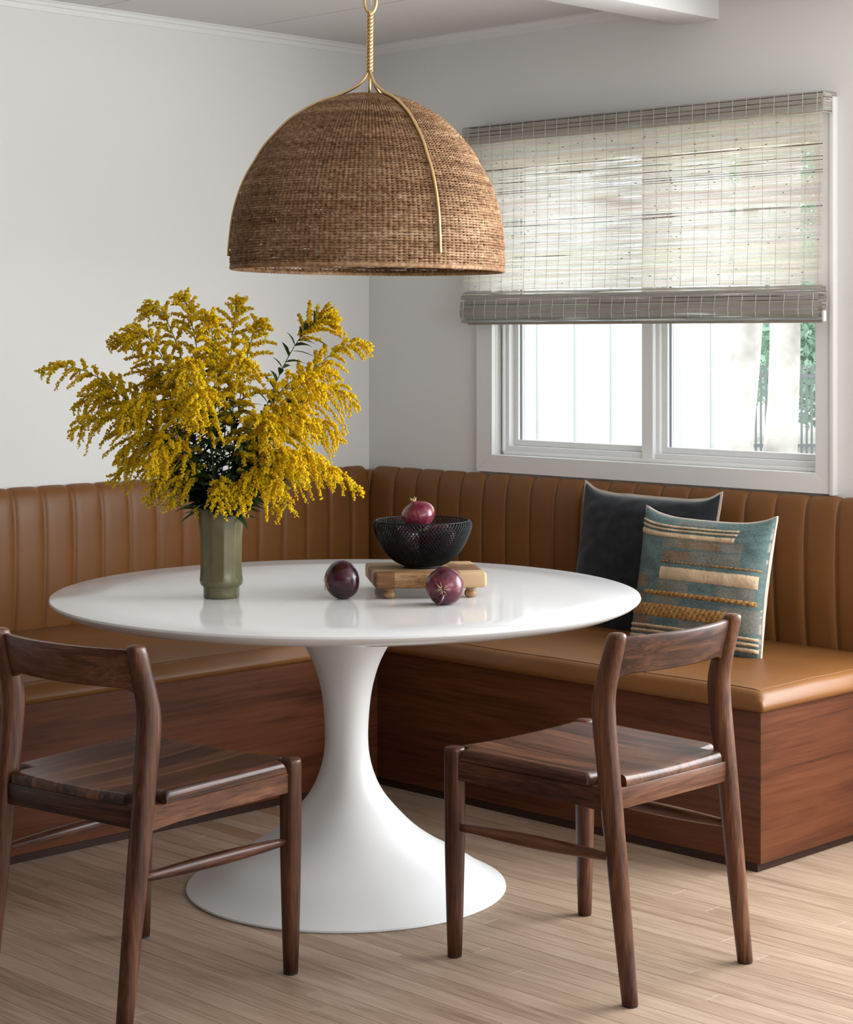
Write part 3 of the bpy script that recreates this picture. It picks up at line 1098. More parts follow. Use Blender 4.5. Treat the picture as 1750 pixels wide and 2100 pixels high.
    for i in range(ny + 1):
        f = -1 + 2 * i / ny
        yv = f * 0.193
        d = 0.193 - abs(yv)
        fil = 0.048
        zl_ = 0.674 - (0.036 * (1 - math.sqrt(max(0, 1 - ((fil - d) / fil) ** 2))) if d < fil else 0)
        zh = 0.7555
        ring = []
        bow = 0.034 * (1 - f * f) - 0.004
        for k, (u, th) in enumerate([(0, -0.7), (0.04, -1), (0.3, -1), (0.6, -1), (0.93, -1), (0.985, -0.75), (1, 0), (0.985, 0.75), (0.93, 1), (0.6, 1), (0.3, 1), (0.04, 1), (0, 0.7)]):
            z = zl_ + (zh - zl_) * u
            thick = 0.0115 - 0.003 * (z - 0.67) / 0.085
            ring.append(Vector((lerp_tab(UPX, z) + bow + th * thick, yv, z)))
        secs.append(ring)
    cr = mesh_obj('top_rail', *loft(secs), M_WAL['y'], t)
    cr.data.set_sharp_from_angle(angle=0.8)
    return t


chair = make_chair('walnut dining chair at the right, beside the open end of the leather bench')
chair.location = (2.441, -1.588, 0)
chair2 = copy_tree(chair)
chair2.location = (1.8447, -2.4203, 0)
chair2.rotation_euler = (0, 0, math.radians(-81.4))
chair2['label'] = 'walnut dining chair at the left, half cut off by the picture edge, below the bouquet'
for c in (chair, chair2):
    c['group'] = 'walnut dining chairs at the table'

# ================================================================== PENDANT LAMP
PC = W(-0.148, 4.945, 0)
lamp = thing('pendant_lamp', 'woven seagrass dome pendant lamp on a twisted brass hanger above the table', 'lamp', (PC.x, PC.y, 1.545))
lamp.rotation_euler = Matrix.Rotation(math.radians(0.6), 3, Vector((-1, 1, 0))).to_euler()
Z0 = 1.545
SHP = [(0.3405, 1.552), (0.3395, 1.60), (0.333, 1.662), (0.324, 1.705), (0.311, 1.746), (0.295, 1.782), (0.277, 1.812), (0.257, 1.846), (0.232, 1.876), (0.194, 1.915),
       (0.158, 1.940), (0.122, 1.960), (0.085, 1.974), (0.056, 1.982), (0.025, 1.986)]
pr = catmull([(a, b - Z0, 0) for a, b in SHP], 8)
arc = [0]
for a, b in zip(pr, pr[1:]):
    arc.append(arc[-1] + (b - a).length)
NST = 168            # upright stakes
PITCH = 0.0066
rows = int(arc[-1] / PITCH)
nseg = NST * 2
VV, FF = [], []
ang = np.arange(nseg) * 2 * np.pi / nseg
base = 0
rr = random.Random(3)
for i in range(rows):
    s = (i + 0.5) * arc[-1] / rows
    k = max(j for j in range(len(arc)) if arc[j] <= s)
    k = min(k, len(pr) - 2)
    f = (s - arc[k]) / (arc[k + 1] - arc[k])
    p = pr[k].lerp(pr[k + 1], f)
    t = (pr[k + 1] - pr[k]).normalized()
    nn = (-t.y, t.x)
    if nn[0] < 0:
        nn = (-nn[0], -nn[1])
    nn = (abs(t.y), abs(t.x))
    amp = 0.0022 * min(1, p.x / 0.12)
    ph = np.pi * np.arange(nseg)
    rib = np.cos(ph)
    wobble = amp * np.cos(ph) + 0.0006 * np.sin(ang * 37 + i * 2.3) + 0.0004 * rng.standard_normal(nseg)
    dz = 0.0005 * np.sin(ang * 23 + i * 1.7) + 0.00045 * rng.standard_normal(nseg)
    rad = PITCH * 0.50 * (1 + 0.16 * rib + 0.12 * rng.standard_normal(nseg).clip(-1.5, 1.5))
    ring = np.empty((nseg, 5, 3))
    for q in range(5):
        a = 2 * np.pi * q / 5
        along_n = np.cos(a) * rad * 0.85 + wobble
        along_t = np.sin(a) * rad + dz
        R_ = p.x + nn[0] * along_n + t.x * along_t
        Z_ = p.y + nn[1] * along_n + t.y * along_t
        # strands slant a little, like twisted rope
        aa = ang + (np.sin(a) * 0.35) * 2 * np.pi / nseg
        ring[:, q, 0] = R_ * np.cos(aa)
        ring[:, q, 1] = R_ * np.sin(aa)
        ring[:, q, 2] = Z_
    VV.append(ring.reshape(-1, 3))
    j = np.arange(nseg)[:, None]
    q = np.arange(5)[None, :]
    a0 = base + j * 5 + q
    a1 = base + j * 5 + (q + 1) % 5
    b0 = base + ((j + 1) % nseg) * 5 + q
    b1 = base + ((j + 1) % nseg) * 5 + (q + 1) % 5
    FF.append(np.stack([a0, b0, b1, a1], -1).reshape(-1, 4))
    base += nseg * 5
stuff(mesh_obj('woven_shade', np.concatenate(VV), np.concatenate(FF), M_SEAGRASS, lamp))
# upright stakes inside the weave
VV, FF = [], []
for s in range(NST):
    a = 2 * PI * (s + 0.25) / NST
    V, F = tube([(max(0.03, p.x - 0.001) * math.cos(a), max(0.03, p.x - 0.001) * math.sin(a), p.y) for p in pr[::5] if p.x > 0.06], 0.0011, 3)
    FF += [tuple(i + len(VV) for i in f) for f in F]
    VV += V
stuff(mesh_obj('shade_stakes', VV, FF, M_SEAGRASS, lamp))
# wrapped rim
rim = []
nr = 360
secs = []
for j in range(nr):
    a = 2 * PI * j / nr
    r = 0.0052 + (0.0009 if j % 2 else 0)
    secs.append([Vector(((0.3405 + r * math.cos(q)) * math.cos(a), (0.3405 + r * math.cos(q)) * math.sin(a), 0.004 + r * 1.1 * math.sin(q))) for q in [2 * PI * k / 7 for k in range(7)]])
mesh_obj('rim_band', *loft(secs, closed=True), M_SEAGRASS, lamp)
# three brass arms: from the twisted stem down over the dome
HZ = 2.045 - Z0
ARM = [(0.002, HZ + 0.005), (0.006, HZ - 0.006), (0.022, HZ - 0.028), (0.040, 2.004 - Z0)]
outl = [(a + 0.0085, b - Z0 + 0.005) for a, b in SHP if 1.565 < b < 1.975]
ARM = ARM + [(0.075, 1.986 - Z0)] + outl[::-1] + [(0.3495, 1.578 - Z0)]
for az in (-1, 0, 1):
    # directions in the room: left, near right, far right as seen from the table's front
    a = PI / 4 + (PI if az == 0 else az * PI / 3)
    a += math.radians(1.0)
    pts = catmull([(r * math.cos(a), r * math.sin(a), z) for r, z in ARM], 4)
    mesh_obj('brass_arm', *tube(pts, 0.0042, 8), M_BRASS, lamp)
mesh_obj('centre_rod', *tube([(0, 0, 0.43), (0, 0, HZ + 0.01)], 0.0036, 8), M_BRASS, lamp)
# twisted stem
parts = []
zt0, zt1 = HZ, 2.197 - Z0
for st in range(3):
    pts = []
    for i in range(90):
        f = i / 89
        a = f * 2 * PI * 5.5 + st * 2 * PI / 3
        r = 0.0048
        pts.append((r * math.cos(a), r * math.sin(a), zt0 + (zt1 - zt0) * f))
    parts.append(tube(pts, 0.0045, 7))
mesh_obj('twisted_stem', *merge(*parts), M_BRASS, lamp)
# eye at the top of the stem, a link, a chain and the ceiling cup
rt = Vector((math.cos(PI / 4), math.sin(PI / 4), 0))
eye = []
for i in range(28):
    a = 2 * PI * i / 28
    w = 0.015 * math.sin(a)
    z = zt1 + 0.028 - 0.033 * math.cos(a)
    eye.append(rt * w + Vector((0, 0, z)))
mesh_obj('hanging_eye', *tube(eye, 0.0042, 8, closed=True), M_BRASS, lamp)
zc = zt1 + 0.052
sgn = 0
while zc < CH - Z0 - 0.03:
    ax = Vector((-rt.y, rt.x, 0)) if sgn % 2 == 0 else rt
    pts = [ax * (0.007 * math.sin(2 * PI * i / 16)) + Vector((0, 0, zc + 0.012 - 0.015 * math.cos(2 * PI * i / 16))) for i in range(16)]
    mesh_obj('chain_link', *tube(pts, 0.002, 6, closed=True), M_BRASS, lamp)
    zc += 0.0245
    sgn += 1
mesh_obj('power_cord', *tube([(0.001, 0, zt1 - 0.0 + 0.012), (0.002, 0.001, zt1 + 0.1), (0, 0, CH - Z0 - 0.02)], 0.0022, 6), M_CHALK, lamp)
mesh_obj('ceiling_cup', *lathe([(0.0001, CH - Z0 - 0.03), (0.03, CH - Z0 - 0.028), (0.055, CH - Z0 - 0.012), (0.06, CH - Z0 - 0.002), (0.0001, CH - Z0 - 0.002)], 32), M_BRASS, lamp)
mesh_obj('socket', *lathe([(0.0001, 0.425), (0.018, 0.425), (0.02, 0.36), (0.016, 0.34), (0.0001, 0.34)], 20), M_BRASS, lamp)
mesh_obj('bulb', *lathe([(0.0001, 0.245), (0.018, 0.25), (0.029, 0.27), (0.03, 0.29), (0.02, 0.32), (0.014, 0.342), (0.0001, 0.342)], 24), plain('frosted_bulb', (0.8, 0.78, 0.74), 0.4), lamp)

# ================================================================== ON THE TABLE
# vase
VP = W(-0.505, 4.845, TZ)
vase = tag(mesh_obj('vase', *lathe([(0.0001, 0.0), (0.040, 0.0), (0.0435, 0.002), (0.044, 0.010), (0.0445, 0.026), (0.0455, 0.0285), (0.050, 0.031), (0.0528, 0.036), (0.0535, 0.044),
                                    (0.0525, 0.055), (0.0520, 0.075), (0.0520, 0.10), (0.0525, 0.13), (0.0535, 0.155), (0.0550, 0.175), (0.0568, 0.19), (0.0590, 0.206), (0.0605, 0.219), (0.0603, 0.222),
                                    (0.0580, 0.222), (0.0565, 0.216), (0.052, 0.18), (0.048, 0.1), (0.046, 0.04), (0.0001, 0.035)], 120,
                                   lambda a, z: 1 - 0.042 * max(0, min(1, (z - 0.042) / 0.018)) * max(0, min(1, (0.188 - z) / 0.02)) * abs(math.sin(a * 5.5)) ** 0.75),
                      M_VASE, loc=VP), 'tall fluted olive green ceramic vase standing at the left of the white table', 'vase')

# butcher-block riser
BRD = W(-0.0043, 4.934, TZ)
board = thing('wooden_riser', 'small footed butcher block board under the black wire bowl', 'cutting board', BRD, PI / 4 + math.radians(7.6))
bw, bd, bz0, bz1 = 0.276, 0.247, 0.0255, 0.064
full = box_bm(-bw / 2, bw / 2, -bd / 2, bd / 2, bz0, bz1, 0.008, 4)
ycuts = [-bd / 2 - 0.01, -0.078, -0.036, 0.004, 0.046, 0.085, bd / 2 + 0.01]
Rk = random.Random(4)
for r_ in range(6):
    xc = [-bw / 2 - 0.01] + sorted([-0.08 + Rk.uniform(-0.02, 0.02), 0.0 + Rk.uniform(-0.02, 0.02), 0.075 + Rk.uniform(-0.02, 0.02)]) + [bw / 2 + 0.01]
    if r_ % 2:
        xc = [-bw / 2 - 0.01] + sorted([-0.045 + Rk.uniform(-0.015, 0.015), 0.05 + Rk.uniform(-0.015, 0.015)]) + [bw / 2 + 0.01]
    for c_ in range(len(xc) - 1):
        b = full.copy()
        for co, no in (((xc[c_] + 0.00015, 0, 0), (-1, 0, 0)), ((xc[c_ + 1] - 0.00015, 0, 0), (1, 0, 0)), ((0, ycuts[r_] + 0.00015, 0), (0, -1, 0)), ((0, ycuts[r_ + 1] - 0.00015, 0), (0, 1, 0))):
            res = bmesh.ops.bisect_plane(b, geom=b.verts[:] + b.edges[:] + b.faces[:], plane_co=co, plane_no=no, clear_outer=True)
            ed = [g for g in res['geom_cut'] if isinstance(g, bmesh.types.BMEdge)]
            if ed:
                bmesh.ops.contextual_create(b, geom=ed)
        bm_obj('wood_block', b, M_BLK, board, smooth=True, angle=0.5)
full.free()
for sx in (-1, 1):
    for sy in (-1, 1):
        f = mesh_obj('foot', *lathe([(0.0001, 0), (0.009, 0.0), (0.0145, 0.005), (0.0158, 0.011), (0.0140, 0.0165), (0.010, 0.019), (0.0118, 0.0205), (0.0140, 0.0235), (0.0135, 0.0258), (0.0001, 0.0258)], 24), M_FOOT, board)
        f.location = (sx * 0.1010, sy * 0.0975, 0)

# wire bowl
BZ = TZ + bz1 + 0.0005
BW = W(-0.0100, 4.934, BZ)
bowl = thing('wire_bowl', 'black double-walled wire mesh bowl of red onions on the wooden riser', 'bowl', BW)


def wire_wall(prof, nw, turns, rad, n=3):
    P = catmull([(a, b, 0) for a, b in prof], 4)
    VV, FF = [], []
    L = [0]
    for a, b in zip(P, P[1:]):
        L.append(L[-1] + (b - a).length)
    for dirn in (-1, 1):
        for k in range(nw):
            pts = []
            for p, l in zip(P, L):
                a = 2 * PI * k / nw + dirn * turns * l / L[-1]
                r = p.x + dirn * rad * 0.6
                pts.append((r * math.cos(a), r * math.sin(a), p.y))
            V, F = tube(pts, rad, n)
            o = len(VV)
            VV += V
            FF += [tuple(i + o for i in f) for f in F if len(f) == 4]
    return VV, FF


OUTP = [(0.050, 0.006), (0.075, 0.020), (0.098, 0.045), (0.1125, 0.072), (0.120, 0.092), (0.1225, 0.103), (0.1215, 0.111), (0.1175, 0.1165)]
INP = [(0.030, 0.010), (0.055, 0.018), (0.076, 0.034), (0.094, 0.060), (0.106, 0.088), (0.1130, 0.108), (0.1165, 0.1165)]
stuff(mesh_obj('outer_mesh', *wire_wall(OUTP, 80, 0.95, 0.00125), M_BLACKW, bowl))
stuff(mesh_obj('inner_mesh', *wire_wall(INP, 76, 0.95, 0.0012), M_BLACKW, bowl))
mesh_obj('bowl_rim', *tube([(0.117 * math.cos(a), 0.117 * math.sin(a), 0.1168) for a in [2 * PI * i / 72 for i in range(72)]], 0.0016, 8, closed=True), M_BLACKW, bowl)
mesh_obj('bowl_foot', *lathe([(0.0001, 0.0), (0.046, 0.0), (0.0475, 0.001), (0.0475, 0.005), (0.046, 0.0062), (0.0001, 0.0062)], 48), M_BLACKW, bowl)


def onion(label, pos, r, axis, mat, roll=0.0, group=None, tail=False, oblate=0.93, neck=True):
    t = thing('red_onion', label, 'onion', pos, 0, group)
    prof = [(0.0001, -0.90), (0.10, -0.905), (0.22, -0.885), (0.45, -0.80), (0.70, -0.62), (0.88, -0.38), (0.98, -0.10), (1.0, 0.10), (0.96, 0.34), (0.85, 0.57), (0.66, 0.76), (0.42, 0.90), (0.24, 0.985), (0.14, 1.06), (0.11, 1.16), (0.07, 1.20), (0.0001, 1.20)]
    if not neck:
        prof = prof[:11] + [(0.42, 0.88), (0.2, 0.94), (0.0001, 0.955)]
    P = [(p.x, p.y) for p in catmull([(a * r, b * r * oblate, 0) for a, b in prof], 3)]
    b = mesh_obj('bulb', *lathe(P, 40, lambda a, z: 1 + 0.010 * math.sin(a * 5 + roll) + 0.006 * math.sin(a * 11)), mat, t)
    q = Vector(axis).normalized().to_track_quat('Z', 'Y')
    Mq = q.to_matrix().to_4x4()
    b.matrix_local = Mq
    rr_ = random.Random(int(abs(pos[0]) * 1e4))
    vs = []
    for k in range(26):
        a = rr_.uniform(0, 2 * PI)
        d = rr_.uniform(0.02, 0.11) * r
        p0 = Vector((d * math.cos(a), d * math.sin(a), -0.88 * r * oblate))
        dr = Vector((math.cos(a) * rr_.uniform(0.2, 1.3), math.sin(a) * rr_.uniform(0.2, 1.3), -rr_.uniform(0.1, 0.7))).normalized()
        Ln = rr_.uniform(0.14, 0.42) * r
        vs.append(tube([p0, p0 + dr * Ln * 0.5, p0 + dr * Ln + Vector((0, 0, 0.04 * r))], [0.0007, 0.0006, 0.0003], 4))
    rt_ = mesh_obj('root_tuft', *merge(*vs), M_DRY, t)
    rt_.matrix_local = Mq
    if not neck:
        return t
    # dry neck skin
    vs = []
    for k in range(5):
        a = k * 2 * PI / 5 + roll
        w = 0.09 * r
        p = [Vector((0.10 * r * math.cos(a), 0.10 * r * math.sin(a), 1.08 * r * oblate)), Vector((0.14 * r * math.cos(a), 0.14 * r * math.sin(a), 1.22 * r * oblate)), Vector((0.22 * r * math.cos(a + 0.3), 0.22 * r * math.sin(a + 0.3), 1.33 * r * oblate))]
        tg = Vector((-math.sin(a), math.cos(a), 0))
        V = []
        for m_, pp_ in enumerate(p):
            ww = w * (1, 0.8, 0.15)[m_]
            V += [pp_ - tg * ww, pp_ + tg * ww, pp_ + tg * ww + Vector((math.cos(a), math.sin(a), 0)) * 0.0007, pp_ - tg * ww + Vector((math.cos(a), math.sin(a), 0)) * 0.0007]
        F = [(0, 1, 2, 3)]
        for m_ in range(2):
            for j in range(4):
                F.append((m_ * 4 + j, m_ * 4 + (j + 1) % 4, m_ * 4 + 4 + (j + 1) % 4, m_ * 4 + 4 + j))
        F.append((11, 10, 9, 8))
        vs.append((V, F))
    nk = mesh_obj('dry_neck', *merge(*vs), M_DRY if not tail else mat, t)
    nk.matrix_local = Mq
    return t


def camdir(lat, dep, z):
    r = math.sqrt(0.5)
    return Vector((r * (lat - dep), r * (lat + dep), z))


GO = 'red onions'
onion('dark red onion alone on the table between the green vase and the wooden riser', W(-0.2088, 4.82, TZ + 0.0455), 0.0478, camdir(0.86, 0.42, 0.12), M_ONION, 0.3, neck=False, group=GO)
o2 = onion('red onion with its root end forward, in front of the wooden riser', W(0.0432, 4.712, TZ + 0.0432), 0.0458, camdir(0.12, 0.95, 0.05), M_ONION3, 1.1, neck=False, group=GO)
# loose skin tongue under the second onion
tp = [Vector(camdir(-0.004, -0.040, -0.014)), Vector(camdir(-0.010, -0.0475, -0.028)), Vector(camdir(-0.018, -0.052, -0.0405))]
V, F = tube(tp, [0.0065, 0.005, 0.0008], 6)
mesh_obj('loose_skin', V, F, M_ONION3, o2)
onion('bright red onion on top of the heap in the wire bowl', BW + camdir(-0.010, -0.004, 0.128), 0.0425, camdir(-0.30, -0.15, 0.95), M_ONION2, 0.7, GO, oblate=0.86)
onion('red onion at the right inside the wire bowl', BW + camdir(0.046, -0.022, 0.068), 0.0420, camdir(-0.1, 0.7, 0.5), M_ONION3, 2.0, GO)
onion('red onion at the left inside the wire bowl', BW + camdir(-0.044, -0.020, 0.063), 0.0410, camdir(-0.5, 0.6, 0.3), M_ONION3, 1.3, GO)
onion('red onion at the back inside the wire bowl, mostly hidden', BW + camdir(0.002, 0.052, 0.066), 0.0410, camdir(0.2, 0.3, 0.9), M_ONION, 0.1, GO)

# ================================================================== PILLOWS
def pillow_fn(Wd, H, T, pinch_x, pinch_z, sag, seed, ear=2.6):
    def fn(u, v, side):
        # u,v in -1..1; returns local x, y(depth), z
        x = u * Wd / 2 * (1 - pinch_x * (1 - v * v) ** 1.2)
        z = v * H / 2 * (1 - pinch_z * (1 - u * u) - (sag * (1 - abs(u) ** ear) * v if v > 0 else 0))
        k = max(0, (1 - abs(u) ** 2.3)) * max(0, (1 - abs(v) ** 2.3))
        yv = T / 2 * k ** 0.40
        wr = 0.006 * mnoise.noise(Vector((u * 2.6, v * 2.6, seed))) + 0.0035 * mnoise.noise(Vector((u * 6, v * 6, seed + 9)))
        yv += wr * min(1, k * 4)
        return Vector((x, side * yv, z))
    return fn


def make_pillow(name, label, fn, loc, rx, rz, ry, m, flange_m, n=56, colfn=None, flange=0.007, piping=False):
    t = thing(name, label, 'pillow', loc)
    t.rotation_mode = 'XYZ'
    t.matrix_world = Matrix.Translation(loc) @ Matrix.Rotation(rz, 4, 'Z') @ Matrix.Rotation(rx, 4, 'X') @ Matrix.Rotation(ry, 4, 'Y')
    us = [math.sin(PI / 2 * (-1 + 2 * i / n)) * 0.5 + 0.5 * (-1 + 2 * i / n) for i in range(n + 1)]
    V, F, T = [], [], []
    for side in (-1, 1):
        o = len(V)
        for u in us:
            for v in us:
                V.append(fn(u, v, side))
                T.append((*(colfn(u, v, side) if colfn else (0.5, 0.5, 0.5)), 1))
        for i in range(n):
            for j in range(n):
                q = (o + i * (n + 1) + j, o + (i + 1) * (n + 1) + j, o + (i + 1) * (n + 1) + j + 1, o + i * (n + 1) + j + 1)
                F.append(q if side < 0 else q[::-1])
    c = mesh_obj('cover', V, F, m, t)
    if colfn:
        set_tint(c, T)
    bm = bmesh.new()
    bm.from_mesh(c.data)
    bmesh.ops.remove_doubles(bm, verts=bm.verts, dist=0.0002)
    bm.to_mesh(c.data)
    bm.free()
    # flat flange round the seam
    ring = []
    m_ = 40
    for k in range(m_):
        ring.append((-1 + 2 * k / m_, -1))
    for k in range(m_):
        ring.append((1, -1 + 2 * k / m_))
    for k in range(m_):
        ring.append((1 - 2 * k / m_, 1))
    for k in range(m_):
        ring.append((-1, 1 - 2 * k / m_))
    secs = []
    for k, (u, v) in enumerate(ring):
        p = fn(u, v, 1)
        p.y = 0
        d = Vector((0, 0, 0))
        if abs(u) == 1:
            d.x += u
        if abs(v) == 1:
            d.z += v
        d.normalize()
        wv = 0.004 * mnoise.noise(Vector((u * 4, v * 4, 2.2)))
        fl = flange * (1 + 0.25 * mnoise.noise(Vector((u * 5, v * 5, 7))))
        a, b = p - d * 0.004, p + d * fl
        secs.append([a + Vector((0, -0.002, 0)), b + Vector((0, -0.0012 + wv, 0)), b + Vector((0, 0.0012 + wv, 0)), a + Vector((0, 0.002, 0))])
    if piping:
        mesh_obj('piping', *tube([(q[0] + q[1] + q[2] + q[3]) / 4 for q in secs], 0.0042, 7, closed=True), flange_m, t)
    else:
        mesh_obj('flange', *loft(secs, closed=True), flange_m, t, smooth=False)
    return t


fn_d = pillow_fn(0.540, 0.455, 0.140, 0.045, 0.0, 0.15, 3.1, 7.0)
dark_p = make_pillow('velvet_pillow', 'large charcoal velvet pillow with a pale linen flange, leaning on the bench back', fn_d, (1.422, -0.173, 0.688), math.radians(-9), math.radians(-1), math.radians(0.5), M_VELVET, M_LINEN)

BASE = (0.105, 0.158, 0.160)
BASE2 = (0.125, 0.185, 0.182)
GRY = (0.185, 0.190, 0.165)
BRN = (0.225, 0.165, 0.115)
PATCH = [(.24, .86, .195, .275, GRY), (.37, .70, .205, .275, BRN), (.26, .52, .30, .375, BRN), (.50, .86, .285, .385, GRY), (.02, .13, .50, .58, BRN), (.25, .50, .515, .60, GRY),
         (.73, .97, .53, .60, GRY), (.02, .12, .635, .70, BRN), (.20, .45, .635, .70, GRY), (.76, 1., .66, .82, GRY), (.05, .20, .79, .85, BRN), (.45, .75, .80, .855, GRY), (.0, .12, .2, .3, BASE2), (.30, .6, .03, .06, GRY)]


def pcol(u, v, side):
    if side > 0:
        return (0.55, 0.50, 0.42)
    a, b = (u + 1) / 2, (1 - v) / 2
    c = BASE if mnoise.noise(Vector((a * 3, b * 30, 0))) > 0 else BASE2
    for (u0, u1, v0, v1, cc_) in PATCH:
        if u0 <= a <= u1 and v0 <= b <= v1:
            c = cc_
    return c


fn_s = pillow_fn(0.462, 0.412, 0.140, 0.050, 0.01, 0.14, 8.4, 4.0)
strip_p = make_pillow('striped_pillow', 'teal handwoven pillow with raised beige and gold stripes, in front of the charcoal one', fn_s, (1.768, -0.335, 0.666), math.radians(-11), math.radians(1.5), math.radians(0.5), M_PILLOW, M_LINEN, n=84, colfn=pcol, flange=0.004, piping=True)


def stripe(name, u0, u1, v0, v1, m, h=0.004, nu=110, nv=7, tint=None, fuzz=0.0009, parent=None):
    V, F, T = [], [], []
    rr2 = random.Random(int(v0 * 1000))
    for i in range(nu + 1):
        for j in range(nv + 1):
            a = u0 + (u1 - u0) * i / nu
            b = v0 + (v1 - v0) * j / nv
            k = max(0.0, math.sin(PI * j / nv)) ** 0.5 * (1 if 0 < i < nu else 0.1)
            u, v = a * 2 - 1, 1 - 2 * b
            p = fn_s(u, v, -1)
            V.append(p + Vector((0, -(0.0004 + h * k) + fuzz * rr2.uniform(-1, 1) * k, fuzz * rr2.uniform(-1, 1))))
            if tint == 'raffia':
                hs = (i // 4 + (j % 2) * 7 + int(i / 4 + j * 0.5) * 3) % 5
                g = [(0.50, 0.29, 0.10), (0.26, 0.115, 0.03), (0.62, 0.42, 0.19), (0.36, 0.17, 0.045), (0.52, 0.31, 0.12)][hs]
                if (i + 2 * (j % 2)) % 4 == 0:
                    g = (0.14, 0.055, 0.015)
                T.append((*g, 1))
    for i in range(nu):
        for j in range(nv):
            o = i * (nv + 1) + j
            F.append((o, o + nv + 1, o + nv + 2, o + 1))
    ob = mesh_obj(name, V, F, m, parent or strip_p)
    if tint:
        set_tint(ob, T)
    return ob


for u0, u1, v0, v1 in ((0.0, .80, .078, .098), (0.0, .80, .112, .132), (.0, .79, .148, .192), (.245, .985, .425, .515),
                       (.0, 1.0, .845, .868), (.0, 1., .882, .905), (.0, 1., .920, .950)):
    stripe('tufted_stripe', u0 + 0.004, u1 - 0.004, v0, v1, M_BEIGE, 0.0045)
for u0, u1, v0, v1 in ((.235, .99, .380, .391), (.12, .985, .600, .632), (.008, .02, .600, .632), (.008, .845, .695, .785)):
    stripe('raffia_band', u0, u1, v0, v1, M_RAFFIA, 0.003, 150 if u1 - u0 > .1 else 4, 2 if v1 - v0 < .02 else (5 if v1 - v0 < .05 else 13), 'raffia', 0.0012)

# ================================================================== GOLDENROD
OCT = np.array([(1, 0, 0), (-1, 0, 0), (0, 1, 0), (0, -1, 0), (0, 0, 1), (0, 0, -1)], dtype=float)
OCF = np.array([(0, 2, 4), (2, 1, 4), (1, 3, 4), (3, 0, 4), (2, 0, 5), (1, 2, 5), (3, 1, 5), (0, 3, 5)])
VTOP = VP + Vector((0, 0, 0.215))


def bez(p0, p1, p2, p3, t):
    return p0 * (1 - t) ** 3 + p1 * 3 * t * (1 - t) ** 2 + p2 * 3 * t * t * (1 - t) + p3 * t ** 3


